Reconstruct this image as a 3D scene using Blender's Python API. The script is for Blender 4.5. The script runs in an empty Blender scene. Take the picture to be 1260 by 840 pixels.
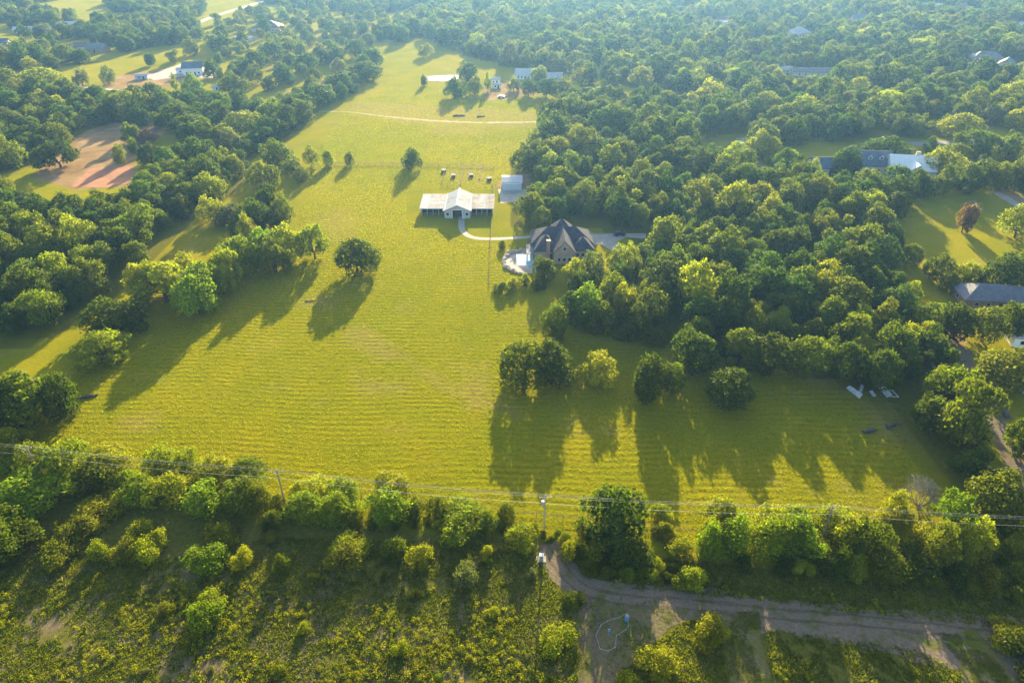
import bpy, math, random
import numpy as np
from mathutils import Vector, Matrix, noise as mnoise

random.seed(7)
rng = np.random.default_rng(11)
S = bpy.context.scene
COL = S.collection
R = math.radians

# ------------------------------------------------------------------ camera, sky, sun, exposure
H = 105.0                       # flying height of the camera
TH = R(32.7)                    # pitch below the horizon
CT, ST = math.cos(TH), math.sin(TH)
F = 840.0
cam_d = bpy.data.cameras.new('camera')
cam_d.lens = 24.0
cam_d.sensor_width = 36.0
cam_d.clip_start = 1.0
cam_d.clip_end = 20000.0
cam = bpy.data.objects.new('camera', cam_d)
COL.objects.link(cam)
cam.location = (0, 0, H)
cam.rotation_euler = (R(90) - TH, 0, 0)
S.camera = cam

SUN_EL, SUN_AZ = R(15.2), R(5.0)
w = bpy.data.worlds.new('World')
S.world = w
w.use_nodes = True
nt = w.node_tree
bg = nt.nodes['Background']
sky = nt.nodes.new('ShaderNodeTexSky')
sky.sky_type = 'NISHITA'
sky.sun_disc = False
sky.sun_elevation = SUN_EL
sky.sun_rotation = SUN_AZ
sky.dust_density = 1.5
nt.links.new(sky.outputs[0], bg.inputs['Color'])
bg.inputs['Strength'].default_value = 0.10
sl = bpy.data.lights.new('sun', 'SUN')
sl.energy = 5.0
sl.angle = R(0.5)
sl.color = (1.0, 0.82, 0.46)
sun = bpy.data.objects.new('sun', sl)
COL.objects.link(sun)
sdir = Vector((math.sin(SUN_AZ) * math.cos(SUN_EL), math.cos(SUN_AZ) * math.cos(SUN_EL), math.sin(SUN_EL)))
sun.rotation_euler = (-sdir).to_track_quat('-Z', 'Y').to_euler()
sun.location = (60, 300, 200)
S.view_settings.view_transform = 'Standard'
S.view_settings.look = 'None'
S.view_settings.gamma = 1.0
S.view_settings.use_curve_mapping = False
S.view_settings.exposure = 2.05
S.cycles.max_bounces = 9
S.cycles.diffuse_bounces = 6
S.cycles.transmission_bounces = 4
S.cycles.volume_bounces = 0
HAZE_DENSITY = 0.00014


# ------------------------------------------------------------------ map helpers
def P(px, py, z=0.0):
    """Point of the ground seen at that place of the photograph."""
    dx, dy = (px - 630) / F, (py - 420) / F
    d = Vector((dx, CT - dy * ST, -ST - dy * CT))
    t = (z - H) / d.z
    return Vector((d.x * t, d.y * t, z))


def PP(px, py):
    v = P(px, py)
    return (v.x, v.y)


def to_px(x, y, z=0.0):
    zc = y * CT + (H - z) * ST
    return 630 + F * x / zc, 420 - F * (y * ST - (H - z) * CT) / zc


def px_per_m(x, y):
    return F / (y * CT + H * ST)


def height_at(px, ybase, ytop):
    D = P(px, ybase).y
    dy = (ytop - 420) / F
    return H - D * (ST + dy * CT) / (CT - dy * ST)


def in_poly(x, y, poly):
    x, y = np.asarray(x, float), np.asarray(y, float)
    c = np.zeros(x.shape, bool)
    n = len(poly)
    for i in range(n):
        x1, y1 = poly[i]
        x2, y2 = poly[(i + 1) % n]
        if y1 == y2:
            continue
        m = ((y1 > y) != (y2 > y)) & (x < (x2 - x1) * (y - y1) / (y2 - y1) + x1)
        c ^= m
    return c


def poly_dist(x, y, poly):
    d = np.full(np.shape(x), 1e9)
    n = len(poly)
    for i in range(n):
        x1, y1 = poly[i]
        x2, y2 = poly[(i + 1) % n]
        ex, ey = x2 - x1, y2 - y1
        t = np.clip(((x - x1) * ex + (y - y1) * ey) / max(ex * ex + ey * ey, 1e-9), 0, 1)
        d = np.minimum(d, np.hypot(x - x1 - t * ex, y - y1 - t * ey))
    return d


def soft_mask(x, y, poly, w):
    d = poly_dist(x, y, poly)
    s = np.where(in_poly(x, y, poly), d, -d)
    return np.clip(s / (2 * w) + 0.5, 0, 1)


def world_poly(pxpoly):
    return [PP(a, b) for a, b in pxpoly]


# ------------------------------------------------------------------ materials
def new_mat(name):
    m = bpy.data.materials.new(name)
    m.use_nodes = True
    n = m.node_tree.nodes
    return m, n, m.node_tree.links, n['Principled BSDF']


def val(n, k):
    v = n.new('ShaderNodeValue')
    v.outputs[0].default_value = k
    return v.outputs[0]


def noise_tex(n, l, vec, scale, detail=4, rough=0.55):
    t = n.new('ShaderNodeTexNoise')
    t.inputs['Scale'].default_value = scale
    t.inputs['Detail'].default_value = detail
    t.inputs['Roughness'].default_value = rough
    l.new(vec, t.inputs['Vector'])
    return t.outputs['Fac']


def ramp(n, l, fac, stops):
    r = n.new('ShaderNodeValToRGB')
    e = r.color_ramp.elements
    while len(e) < len(stops):
        e.new(0.5)
    for k, (p, c) in zip(e, stops):
        k.position = p
        k.color = (*c, 1) if len(c) == 3 else c
    l.new(fac, r.inputs[0])
    return r.outputs[0]


def mixc(n, l, fac, a, b, mode='MIX'):
    m = n.new('ShaderNodeMix')
    m.data_type = 'RGBA'
    m.blend_type = mode
    for sock, v in ((m.inputs[0], fac), (m.inputs[6], a), (m.inputs[7], b)):
        if isinstance(v, (int, float)):
            sock.default_value = v
        elif isinstance(v, tuple):
            sock.default_value = (*v, 1)
        else:
            l.new(v, sock)
    return m.outputs[2]


def mth(n, l, op, a, b=None, clamp=False):
    m = n.new('ShaderNodeMath')
    m.operation = op
    m.use_clamp = clamp
    for sock, v in zip(m.inputs, (a, b)):
        if v is None:
            continue
        if isinstance(v, (int, float)):
            sock.default_value = v
        else:
            l.new(v, sock)
    return m.outputs[0]


def plain(name, col, rough=0.7, var=0.15, scale=1.5, metal=0.0, bump=0.0, spec=0.3):
    m, n, l, b = new_mat(name)
    tc = n.new('ShaderNodeTexCoord').outputs['Object']
    f = noise_tex(n, l, tc, scale, 5, 0.6)
    lo = tuple(c * (1 - var) for c in col)
    hi = tuple(min(1, c * (1 + var)) for c in col)
    l.new(ramp(n, l, f, [(0.3, lo), (0.7, hi)]), b.inputs['Base Color'])
    b.inputs['Roughness'].default_value = rough
    b.inputs['Metallic'].default_value = metal
    b.inputs['Specular IOR Level'].default_value = spec
    if bump:
        bp = n.new('ShaderNodeBump')
        bp.inputs['Strength'].default_value = bump
        bp.inputs['Distance'].default_value = 0.1
        l.new(noise_tex(n, l, tc, scale * 6, 4), bp.inputs['Height'])
        l.new(bp.outputs[0], b.inputs['Normal'])
    return m


def leaf_mat(name, attr_type, attr_name, trans=0.5, warm=(1.08, 1.32, 0.42)):
    """Leaf surface: tint of the plant, varied leaf by leaf, letting part of the light through."""
    m, n, l, b = new_mat(name)
    a = n.new('ShaderNodeAttribute')
    a.attribute_type = attr_type
    a.attribute_name = attr_name
    v = n.new('ShaderNodeAttribute')
    v.attribute_name = 'leafvar'
    k = mth(n, l, 'ADD', mth(n, l, 'MULTIPLY', v.outputs['Fac'], 1.25), 0.60 if attr_type == 'INSTANCER' else 0.52)
    vm = n.new('ShaderNodeVectorMath')
    vm.operation = 'SCALE'
    l.new(a.outputs['Color'], vm.inputs[0])
    l.new(k, vm.inputs['Scale'])
    c = vm.outputs[0]
    l.new(c, b.inputs['Base Color'])
    b.inputs['Roughness'].default_value = 0.55
    b.inputs['Specular IOR Level'].default_value = 0.06
    t = n.new('ShaderNodeBsdfTranslucent')
    l.new(mixc(n, l, 1.0, c, warm, 'MULTIPLY'), t.inputs['Color'])
    mx = n.new('ShaderNodeMixShader')
    mx.inputs[0].default_value = trans
    l.new(b.outputs[0], mx.inputs[1])
    l.new(t.outputs[0], mx.inputs[2])
    l.new(mx.outputs[0], n['Material Output'].inputs['Surface'])
    return m


M = {}
M['leaf'] = leaf_mat('leaf', 'INSTANCER', 'tint')
M['weed'] = leaf_mat('weed_leaf', 'GEOMETRY', 'tint', 0.5)
M['grass_blade'] = leaf_mat('grass_blade', 'GEOMETRY', 'tint', 0.55)
M['bark'] = plain('bark', (0.09, 0.065, 0.045), 0.95, 0.4, 2.0, bump=0.5)
M['grey_twig'] = plain('grey_twig', (0.25, 0.23, 0.19), 0.9, 0.25, 2.0)
M['concrete'] = plain('concrete', (0.34, 0.31, 0.265), 0.85, 0.18, 0.35)
M['asphalt'] = plain('asphalt', (0.20, 0.20, 0.21), 0.85, 0.15, 0.5)
M['stone'] = plain('pale_stone', (0.42, 0.34, 0.27), 0.85, 0.3, 0.9, bump=0.4)
M['dark_stone'] = plain('dark_stone', (0.10, 0.09, 0.09), 0.9, 0.3, 0.9, bump=0.4)
M['white'] = plain('white_paint', (0.78, 0.78, 0.75), 0.6, 0.06, 0.6)
M['cream'] = plain('cream_wall', (0.60, 0.53, 0.42), 0.8, 0.12, 0.6)
M['brick'] = plain('brick_wall', (0.36, 0.23, 0.16), 0.85, 0.2, 1.2)
M['tan_brick'] = plain('tan_brick_wall', (0.40, 0.30, 0.23), 0.85, 0.2, 1.2)
M['blue_wall'] = plain('pale_blue_wall', (0.38, 0.50, 0.58), 0.5, 0.06, 0.5)
M['grey_wall'] = plain('grey_metal_wall', (0.42, 0.42, 0.42), 0.55, 0.12, 0.6)
M['dark_wood'] = plain('dark_wood', (0.055, 0.045, 0.04), 0.9, 0.3, 0.6)
M['wood'] = plain('weathered_wood', (0.24, 0.19, 0.15), 0.9, 0.3, 1.0)
M['metal'] = plain('galvanised_metal', (0.52, 0.54, 0.56), 0.45, 0.12, 1.0, 0.5)
M['wire'] = plain('aluminium_wire', (0.36, 0.36, 0.36), 0.5, 0.05, 1.0, 0.2)
M['pipe'] = plain('pale_pipe', (0.25, 0.26, 0.26), 0.5, 0.1, 1.0)
M['blue_plastic'] = plain('blue_plastic', (0.10, 0.28, 0.55), 0.45, 0.1, 1.0)
M['glass'] = plain('window_glass', (0.03, 0.04, 0.05), 0.1, 0.1, 1.0, spec=0.5)
M['tyre'] = plain('tyre_rubber', (0.02, 0.02, 0.02), 0.9, 0.1, 1.0)
M['car_white'] = plain('white_car_paint', (0.75, 0.76, 0.78), 0.3, 0.03, 1.0)
M['car_dark'] = plain('dark_car_paint', (0.04, 0.05, 0.08), 0.3, 0.03, 1.0)
M['sheet'] = plain('white_sheet', (0.60, 0.61, 0.60), 0.7, 0.28, 1.3)
M['soil_red'] = plain('red_soil', (0.36, 0.15, 0.07), 0.95, 0.25, 0.15, bump=0.3)
M['slate_roof'] = plain('slate_roof', (0.066, 0.068, 0.085), 0.92, 0.3, 0.9, bump=0.3, spec=0.1)
M['blue_roof'] = plain('blue_grey_roof', (0.10, 0.135, 0.18), 0.75, 0.2, 0.8, bump=0.2)
M['grey_roof'] = plain('grey_roof', (0.16, 0.165, 0.18), 0.75, 0.2, 0.8, bump=0.2)
M['brown_roof'] = plain('brown_roof', (0.16, 0.12, 0.11), 0.75, 0.2, 0.8, bump=0.2)
M['white_roof'] = plain('white_metal_roof', (0.44, 0.45, 0.46), 0.92, 0.08, 0.5, spec=0.08)
M['rust_roof'] = plain('rusted_white_roof', (0.37, 0.33, 0.295), 0.92, 0.4, 0.45, spec=0.08)
M['stained_roof'] = plain('stained_white_roof', (0.41, 0.395, 0.375), 0.92, 0.28, 0.5, spec=0.08)
M['orange_litter'] = plain('dry_leaf_litter', (0.34, 0.17, 0.07), 0.95, 0.25, 0.6)


def water_mat(name, col, rough):
    m, n, l, b = new_mat(name)
    tc = n.new('ShaderNodeTexCoord').outputs['Object']
    b.inputs['Base Color'].default_value = (*col, 1)
    b.inputs['Roughness'].default_value = rough
    b.inputs['Specular IOR Level'].default_value = 0.6
    bp = n.new('ShaderNodeBump')
    bp.inputs['Strength'].default_value = 0.15
    bp.inputs['Distance'].default_value = 0.05
    l.new(noise_tex(n, l, tc, 2.5, 3), bp.inputs['Height'])
    l.new(bp.outputs[0], b.inputs['Normal'])
    return m


M['pool_water'] = water_mat('pool_water', (0.32, 0.58, 0.68), 0.08)
M['pond_water'] = water_mat('pond_water', (0.40, 0.42, 0.40), 0.12)


def track_mat(name, base, green, g_amt):
    m, n, l, b = new_mat(name)
    tc = n.new('ShaderNodeTexCoord').outputs['Object']
    f1 = noise_tex(n, l, tc, 0.22, 6, 0.65)
    f2 = noise_tex(n, l, tc, 1.8, 5, 0.7)
    soil = ramp(n, l, f2, [(0.25, tuple(c * 0.6 for c in base)), (0.55, base), (0.8, tuple(min(1, c * 1.35) for c in base))])
    gm = ramp(n, l, f1, [(0.62 - g_amt, (0, 0, 0)), (0.74 - g_amt, (1, 1, 1))])
    l.new(mixc(n, l, gm, soil, green), b.inputs['Base Color'])
    b.inputs['Roughness'].default_value = 0.95
    b.inputs['Specular IOR Level'].default_value = 0.1
    bp = n.new('ShaderNodeBump')
    bp.inputs['Strength'].default_value = 0.6
    bp.inputs['Distance'].default_value = 0.25
    l.new(f2, bp.inputs['Height'])
    l.new(bp.outputs[0], b.inputs['Normal'])
    return m


M['track'] = track_mat('earth_track', (0.19, 0.145, 0.10), (0.10, 0.105, 0.018), 0.09)
M['turning'] = track_mat('trodden_ground', (0.15, 0.125, 0.06), (0.10, 0.11, 0.018), 0.14)
M['mown_lane'] = track_mat('mown_lane', (0.17, 0.14, 0.06), (0.10, 0.115, 0.012), 0.18)
M['sand_track'] = track_mat('sand_track', (0.44, 0.33, 0.22), (0.25, 0.22, 0.05), 0.0)


def ground_material():
    m, n, l, b = new_mat('ground_cover')
    tc = n.new('ShaderNodeTexCoord').outputs['Object']

    def at(name):
        a = n.new('ShaderNodeAttribute')
        a.attribute_name = name
        return a.outputs['Fac']
    big = noise_tex(n, l, tc, 0.012, 5, 0.6)
    mid = noise_tex(n, l, tc, 0.07, 6, 0.65)
    fine = noise_tex(n, l, tc, 1.1, 6, 0.7)
    tiny = noise_tex(n, l, tc, 4.0, 4, 0.7)
    # meadow
    grass = ramp(n, l, big, [(0.30, (0.145, 0.165, 0.003)), (0.5, (0.20, 0.20, 0.003)), (0.68, (0.26, 0.222, 0.004))])
    g2 = ramp(n, l, mid, [(0.35, (0.14, 0.155, 0.004)), (0.66, (0.27, 0.215, 0.007))])
    grass = mixc(n, l, 0.5, grass, g2)
    grass = mixc(n, l, 0.55, grass, ramp(n, l, fine, [(0.3, (0.45, 0.5, 0.5)), (0.55, (1, 1, 1)), (0.8, (1.3, 1.25, 1.1))]), 'MULTIPLY')
    # mown rows
    sx = n.new('ShaderNodeSeparateXYZ')
    l.new(tc, sx.inputs[0])
    wob = mth(n, l, 'MULTIPLY', noise_tex(n, l, tc, 0.035, 3), 9.0)
    ph = mth(n, l, 'ADD', mth(n, l, 'ADD', sx.outputs['Y'], mth(n, l, 'MULTIPLY', sx.outputs['X'], 0.045)), wob)
    row = mth(n, l, 'SINE', mth(n, l, 'MULTIPLY', ph, 2 * math.pi / 1.9))
    row = mth(n, l, 'ADD', mth(n, l, 'MULTIPLY', row, 0.5), 0.5)
    rm = mth(n, l, 'MULTIPLY', at('m_mown'), mth(n, l, 'MULTIPLY', mth(n, l, 'ADD', mid, -0.40), 5.0, True))
    grass = mixc(n, l, rm, grass, mixc(n, l, 1.0, grass, ramp(n, l, row, [(0.1, (0.80, 0.83, 0.74)), (0.6, (1.05, 1.03, 1.0))]), 'MULTIPLY'))
    straw = ramp(n, l, noise_tex(n, l, tc, 0.045, 7, 0.72), [(0.56, (0, 0, 0)), (0.66, (1, 1, 1))])
    grass = mixc(n, l, mth(n, l, 'MULTIPLY', straw, 0.35), grass, mixc(n, l, fine, (0.20, 0.16, 0.05), (0.32, 0.25, 0.09)))
    # bare, worn patches in the meadow

    def edge(name, soft=0.18, k=0.7):
        s = mth(n, l, 'ADD', at(name), mth(n, l, 'MULTIPLY', mth(n, l, 'SUBTRACT', mth(n, l, 'ADD', mth(n, l, 'MULTIPLY', mid, 0.6), mth(n, l, 'MULTIPLY', fine, 0.4)), 0.5), k))
        return ramp(n, l, s, [(0.5 - soft, (0, 0, 0)), (0.5 + soft, (1, 1, 1))])
    bare = mixc(n, l, tiny, (0.20, 0.155, 0.05), (0.27, 0.20, 0.085))
    c = mixc(n, l, mth(n, l, 'MULTIPLY', edge('m_bare', 0.3, 1.6), 0.5), grass, bare)
    # rough ground cover
    rough = ramp(n, l, fine, [(0.25, (0.05, 0.055, 0.012)), (0.5, (0.10, 0.10, 0.016)), (0.75, (0.16, 0.145, 0.03))])
    rsoil = ramp(n, l, tiny, [(0.3, (0.10, 0.075, 0.05)), (0.7, (0.22, 0.165, 0.11))])
    rpatch = ramp(n, l, noise_tex(n, l, tc, 0.16, 5, 0.7), [(0.46, (0, 0, 0)), (0.60, (1, 1, 1))])
    rough = mixc(n, l, mth(n, l, 'MULTIPLY', rpatch, at('m_soil')), rough, rsoil)
    c = mixc(n, l, edge('m_rough'), c, rough)
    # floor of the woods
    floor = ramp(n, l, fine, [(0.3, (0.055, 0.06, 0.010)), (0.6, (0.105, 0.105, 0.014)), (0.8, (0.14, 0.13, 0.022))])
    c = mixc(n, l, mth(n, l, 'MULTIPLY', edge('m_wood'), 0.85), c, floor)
    dirt = ramp(n, l, mid, [(0.3, (0.16, 0.105, 0.055)), (0.5, (0.25, 0.165, 0.085)), (0.7, (0.33, 0.235, 0.14))])
    dirt = mixc(n, l, 0.4, dirt, ramp(n, l, fine, [(0.3, (0.55, 0.55, 0.55)), (0.7, (1.2, 1.2, 1.2))]), 'MULTIPLY')
    c = mixc(n, l, edge('m_dirt'), c, dirt)
    l.new(c, b.inputs['Base Color'])
    b.inputs['Roughness'].default_value = 0.95
    b.inputs['Specular IOR Level'].default_value = 0.0
    b.inputs['Sheen Weight'].default_value = 0.12
    b.inputs['Sheen Roughness'].default_value = 0.6
    l.new(mixc(n, l, 1.0, c, (3.2, 3.0, 1.6), 'MULTIPLY'), b.inputs['Sheen Tint'])
    h = mth(n, l, 'ADD', mth(n, l, 'MULTIPLY', mth(n, l, 'MULTIPLY', row, rm), 0.18), mth(n, l, 'ADD', mth(n, l, 'MULTIPLY', fine, 0.45), mth(n, l, 'MULTIPLY', tiny, 0.12)))
    bp = n.new('ShaderNodeBump')
    bp.inputs['Strength'].default_value = 0.45
    bp.inputs['Distance'].default_value = 0.5
    l.new(h, bp.inputs['Height'])
    l.new(bp.outputs[0], b.inputs['Normal'])
    return m


M['ground'] = ground_material()


# ------------------------------------------------------------------ mesh helpers
class MB:
    def __init__(s):
        s.v, s.f = [], []

    def add(s, vs, fs):
        k = len(s.v)
        s.v += [tuple(p) for p in vs]
        s.f += [tuple(i + k for i in f) for f in fs]
        return s

    def box(s, x0, y0, z0, x1, y1, z1):
        return s.add([(x0, y0, z0), (x1, y0, z0), (x1, y1, z0), (x0, y1, z0), (x0, y0, z1), (x1, y0, z1), (x1, y1, z1), (x0, y1, z1)],
                     [(0, 3, 2, 1), (4, 5, 6, 7), (0, 1, 5, 4), (1, 2, 6, 5), (2, 3, 7, 6), (3, 0, 4, 7)])

    def slab(s, a, b, c, d, t):
        """Four corners counter-clockwise seen from outside, thickened inwards by t."""
        a, b, c, d = (Vector(p) for p in (a, b, c, d))
        nrm = (b - a).cross(d - a).normalized() * t
        return s.add([a, b, c, d, a - nrm, b - nrm, c - nrm, d - nrm],
                     [(0, 1, 2, 3), (7, 6, 5, 4), (1, 0, 4, 5), (2, 1, 5, 6), (3, 2, 6, 7), (0, 3, 7, 4)])

    def prism(s, prof, y0, y1):
        """Outline in x,z pushed along y."""
        n = len(prof)
        vs = [(x, y0, z) for x, z in prof] + [(x, y1, z) for x, z in prof]
        fs = [tuple(range(n)), tuple(range(2 * n - 1, n - 1, -1))]
        fs += [(i, i + n, (i + 1) % n + n, (i + 1) % n) for i in range(n)]
        return s.add(vs, fs)

    def prism_x(s, prof, x0, x1):
        n = len(prof)
        vs = [(x0, y, z) for y, z in prof] + [(x1, y, z) for y, z in prof]
        fs = [tuple(range(n - 1, -1, -1)), tuple(range(n, 2 * n))]
        fs += [(i, (i + 1) % n, (i + 1) % n + n, i + n) for i in range(n)]
        return s.add(vs, fs)

    def tube(s, p, q, r0, r1=None, n=6):
        p, q = Vector(p), Vector(q)
        r1 = r0 if r1 is None else r1
        d = (q - p).normalized()
        u = d.orthogonal().normalized()
        v = d.cross(u)
        vs = []
        for c, r in ((p, r0), (q, r1)):
            for i in range(n):
                a = 2 * math.pi * i / n
                vs.append(c + u * (r * math.cos(a)) + v * (r * math.sin(a)))
        fs = [(i, (i + 1) % n, (i + 1) % n + n, i + n) for i in range(n)]
        fs += [tuple(range(n - 1, -1, -1)), tuple(range(n, 2 * n))]
        return s.add(vs, fs)

    def mesh(s, name, mat):
        me = bpy.data.meshes.new(name)
        me.from_pydata(s.v, [], s.f)
        me.materials.append(mat)
        me.update()
        return me

    def build(s, name, mat, parent=None):
        return put(name, s.mesh(name, mat), parent)


def put(name, me, parent=None):
    o = bpy.data.objects.new(name, me)
    COL.objects.link(o)
    if parent is not None:
        o.parent = parent
    return o


def root(name, label, cat, loc, rz=0.0, group=None):
    o = bpy.data.objects.new(name, None)
    o.empty_display_size = 0.5
    COL.objects.link(o)
    o.location = loc
    o.rotation_euler = (0, 0, rz)
    return tag(o, label, cat, group)


def tag(o, label, cat, group=None):
    o['label'] = label
    o['category'] = cat
    if group:
        o['group'] = group
    return o


def structure(o, kind='structure'):
    o['kind'] = kind
    return o


def quads_mesh(name, V, mat, attrs=None, k=4):
    """Loose k-gons from an (N,k,3) array, with per-face attributes."""
    N = len(V)
    me = bpy.data.meshes.new(name)
    me.vertices.add(N * k)
    me.vertices.foreach_set('co', V.reshape(-1).astype(np.float32))
    me.loops.add(N * k)
    me.loops.foreach_set('vertex_index', np.arange(N * k, dtype=np.int32))
    me.polygons.add(N)
    me.polygons.foreach_set('loop_start', np.arange(0, N * k, k, dtype=np.int32))
    me.polygons.foreach_set('loop_total', np.full(N, k, dtype=np.int32))
    me.materials.append(mat)
    me.update(calc_edges=True)
    for an, arr in (attrs or {}).items():
        if arr.ndim == 1:
            at = me.attributes.new(an, 'FLOAT', 'FACE')
            at.data.foreach_set('value', arr.astype(np.float32))
        else:
            at = me.attributes.new(an, 'FLOAT_COLOR', 'FACE')
            c4 = np.ones((N, 4), np.float32)
            c4[:, :3] = arr
            at.data.foreach_set('color', c4.reshape(-1))
    return me


# ------------------------------------------------------------------ plants
def leaf_quads(pos, nrm, size, r):
    N = len(pos)
    nrm = nrm / np.linalg.norm(nrm, axis=1, keepdims=True)
    t = r.normal(size=(N, 3))
    u = np.cross(nrm, t)
    u /= np.linalg.norm(u, axis=1, keepdims=True)
    v = np.cross(nrm, u)
    a = (size * r.uniform(0.65, 1.3, N))[:, None]
    bend = nrm * a * 0.25
    return np.stack([pos - u * a, pos - v * a * 0.62 + bend, pos + u * a, pos + v * a * 0.62 + bend], axis=1)


def crown_mesh(name, seed, Rr, z0, z1, n_cl, n_leaf, leaf, cl_r=(0.26, 0.40), flat=0.8, shape='dome', up=0.25, stray=0.12):
    r = np.random.default_rng(seed)
    zc, zh = (z0 + z1) / 2, (z1 - z0) / 2
    C, CR = [], []
    ex = r.uniform(0.85, 1.15)
    off = r.uniform(-0.12, 0.12, 2)
    while len(C) < n_cl:
        d = r.normal(size=3)
        d /= np.linalg.norm(d)
        rad = r.uniform(0.25, 1.0) ** 0.5
        k = r.uniform(*cl_r)
        p = d * rad
        if shape == 'dome':
            if p[2] < -0.45:
                continue
            wz = 1.0 if p[2] < 0.1 else max(0.35, 1 - 0.45 * p[2])
            p = np.array([p[0] * wz * ex + off[0] * p[2], p[1] * wz / ex + off[1] * p[2], p[2]])
        elif shape == 'vase':
            wz = 0.65 + 0.4 * p[2]
            p = np.array([p[0] * wz * ex, p[1] * wz / ex, p[2]])
        elif shape == 'mound':
            wz = 1.0 if p[2] < -0.2 else max(0.3, 1 - 0.6 * (p[2] + 0.2))
            p = np.array([p[0] * wz * ex, p[1] * wz / ex, p[2]])
        C.append([p[0] * Rr * (1 - k * 0.8), p[1] * Rr * (1 - k * 0.8), zc + p[2] * zh * (1 - k * flat * 0.9)])
        CR.append(k * Rr * (1.0 if p[2] < 0.5 else 0.85))
    C, CR = np.array(C), np.array(CR)
    w_ = CR ** 2 / np.sum(CR ** 2)
    pos, nr, lv = [], [], []
    clv = r.normal(0, 0.13, n_cl)
    need = n_leaf
    while need > 0:
        m = need * 2
        ci = r.choice(n_cl, m, p=w_)
        d = r.normal(size=(m, 3))
        d[:, 2] += up
        d /= np.linalg.norm(d, axis=1, keepdims=True)
        k = r.uniform(0.72, 1.04, m)
        far = r.uniform(size=m) < stray
        k[far] = r.uniform(1.02, 1.35 if shape != 'mound' else 1.6, far.sum())
        p = C[ci] + d * (CR[ci] * k)[:, None] * np.array([1, 1, flat])
        inside = np.zeros(m, bool)
        for j in range(n_cl):
            q = (p - C[j]) / (CR[j] * np.array([1, 1, flat]))
            inside |= (np.sum(q * q, axis=1) < 0.5) & (ci != j)
        ok = ~inside & (p[:, 2] > 0.15)
        p, d2, c2 = p[ok][:need], d[ok][:need], ci[ok][:need]
        pos.append(p)
        nr.append(d2 * 0.7 + r.normal(0, 0.6, d2.shape))
        lv.append(np.clip(0.5 + clv[c2] + r.normal(0, 0.17, len(p)), 0.05, 1.0))
        need -= len(p)
    pos, nr, lv = np.concatenate(pos), np.concatenate(nr), np.concatenate(lv)
    kx = Rr / np.percentile(np.hypot(pos[:, 0], pos[:, 1]), 96)
    za, zb_ = np.percentile(pos[:, 2], 1), np.percentile(pos[:, 2], 99.3)
    for A in (pos, C):
        A[:, :2] *= kx
        A[:, 2] = z0 + (A[:, 2] - za) * (z1 - z0) / (zb_ - za)
    return quads_mesh(name, leaf_quads(pos, nr, leaf, r), M['leaf'], {'leafvar': lv}), C, CR


def trunk_mesh(name, seed, C, z_fork, r0, lean=0.0, n_limb=6, multi=1):
    r = random.Random(seed)
    mb = MB()
    order = sorted(range(len(C)), key=lambda i: r.random())[:n_limb * multi]
    for t in range(multi):
        a = 2 * math.pi * t / multi + r.random()
        sp = 0.0 if multi == 1 else r0 * 1.6
        base = Vector((math.cos(a) * sp, math.sin(a) * sp, -0.2))
        fork = Vector((base.x * 1.8 + r.uniform(-.25, .25), base.y * 1.8 + r.uniform(-.25, .25), z_fork))
        flare = base + Vector((0, 0, 0.6))
        mb.tube(base, flare, r0 * 1.45, r0 * 1.05, 8)
        mid = flare.lerp(fork, 0.5) + Vector((r.uniform(-.12, .12), r.uniform(-.12, .12), 0))
        mb.tube(flare, mid, r0 * 1.05, r0 * 0.92, 8)
        mb.tube(mid, fork, r0 * 0.92, r0 * 0.8, 8)
        for i in order[t::multi]:
            tip = Vector(C[i])
            m1 = fork.lerp(tip, 0.45) + Vector((r.uniform(-.4, .4), r.uniform(-.4, .4), r.uniform(0, .5)))
            mb.tube(fork - Vector((0, 0, 0.15)), m1, r0 * 0.55, r0 * 0.34, 6)
            mb.tube(m1, tip, r0 * 0.34, r0 * 0.1, 5)
    return mb.mesh(name, M['bark'])


TREE = []          # (crown mesh, trunk mesh, radius, height)
for i in range(9):
    z0 = [0.7, 1.0, 0.4, 1.3, 0.8, 0.5, 1.0, 0.7, 1.2][i]
    zt = [10.0, 9.5, 10.5, 11.0, 9.0, 10.0, 10.5, 9.8, 11.5][i]
    me, C, CR = crown_mesh('crown', 100 + i, 6.0, z0, zt, [30, 36, 26, 42, 34, 28, 40, 24, 46][i], 4200, 0.34, (0.17, 0.34) if i % 2 else (0.20, 0.38))
    TREE.append((me, trunk_mesh('trunk', 200 + i, C, z0 + 0.9, 0.30, multi=2 if i in (3, 7) else 1), 6.0, zt))
for i in range(4):          # crooked, open crowns
    zt = [11.5, 10.0, 12.5, 9.0][i]
    me, C, CR = crown_mesh('crown', 150 + i, 6.0, 0.8, zt, [9, 11, 13, 10][i], 3800, 0.33, (0.22, 0.42), 0.7, 'vase' if i % 2 else 'dome', 0.3, 0.2)
    TREE.append((me, trunk_mesh('trunk', 250 + i, C, 2.0, 0.30, multi=1 + i % 2), 6.0, zt))
AIRY = []          # lighter, feathery trees
for i in range(4):
    me, C, CR = crown_mesh('crown', 300 + i, 5.5, 0.5, 9.5, 36 + 3 * i, 4000, 0.30, (0.13, 0.28), 0.85, 'dome', 0.35, 0.25)
    AIRY.append((me, trunk_mesh('trunk', 330 + i, C, 1.8, 0.2, multi=2, n_limb=5), 5.5, 9.5))
BUSH = []
for i in range(5):
    me, C, CR = crown_mesh('foliage', 400 + i, 3.5, -0.3, [5.2, 4.6, 5.6, 4.9, 5.0][i], [22, 16, 28, 20, 26][i], 3400, 0.21, (0.18, 0.36), 0.95, 'mound', 0.35, 0.22)
    BUSH.append((me, trunk_mesh('stem', 430 + i, C, 0.7, 0.09, multi=3, n_limb=4), 3.5, 5.2))
TALL = []          # upright hedge shrubs with spiky leaves
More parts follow.
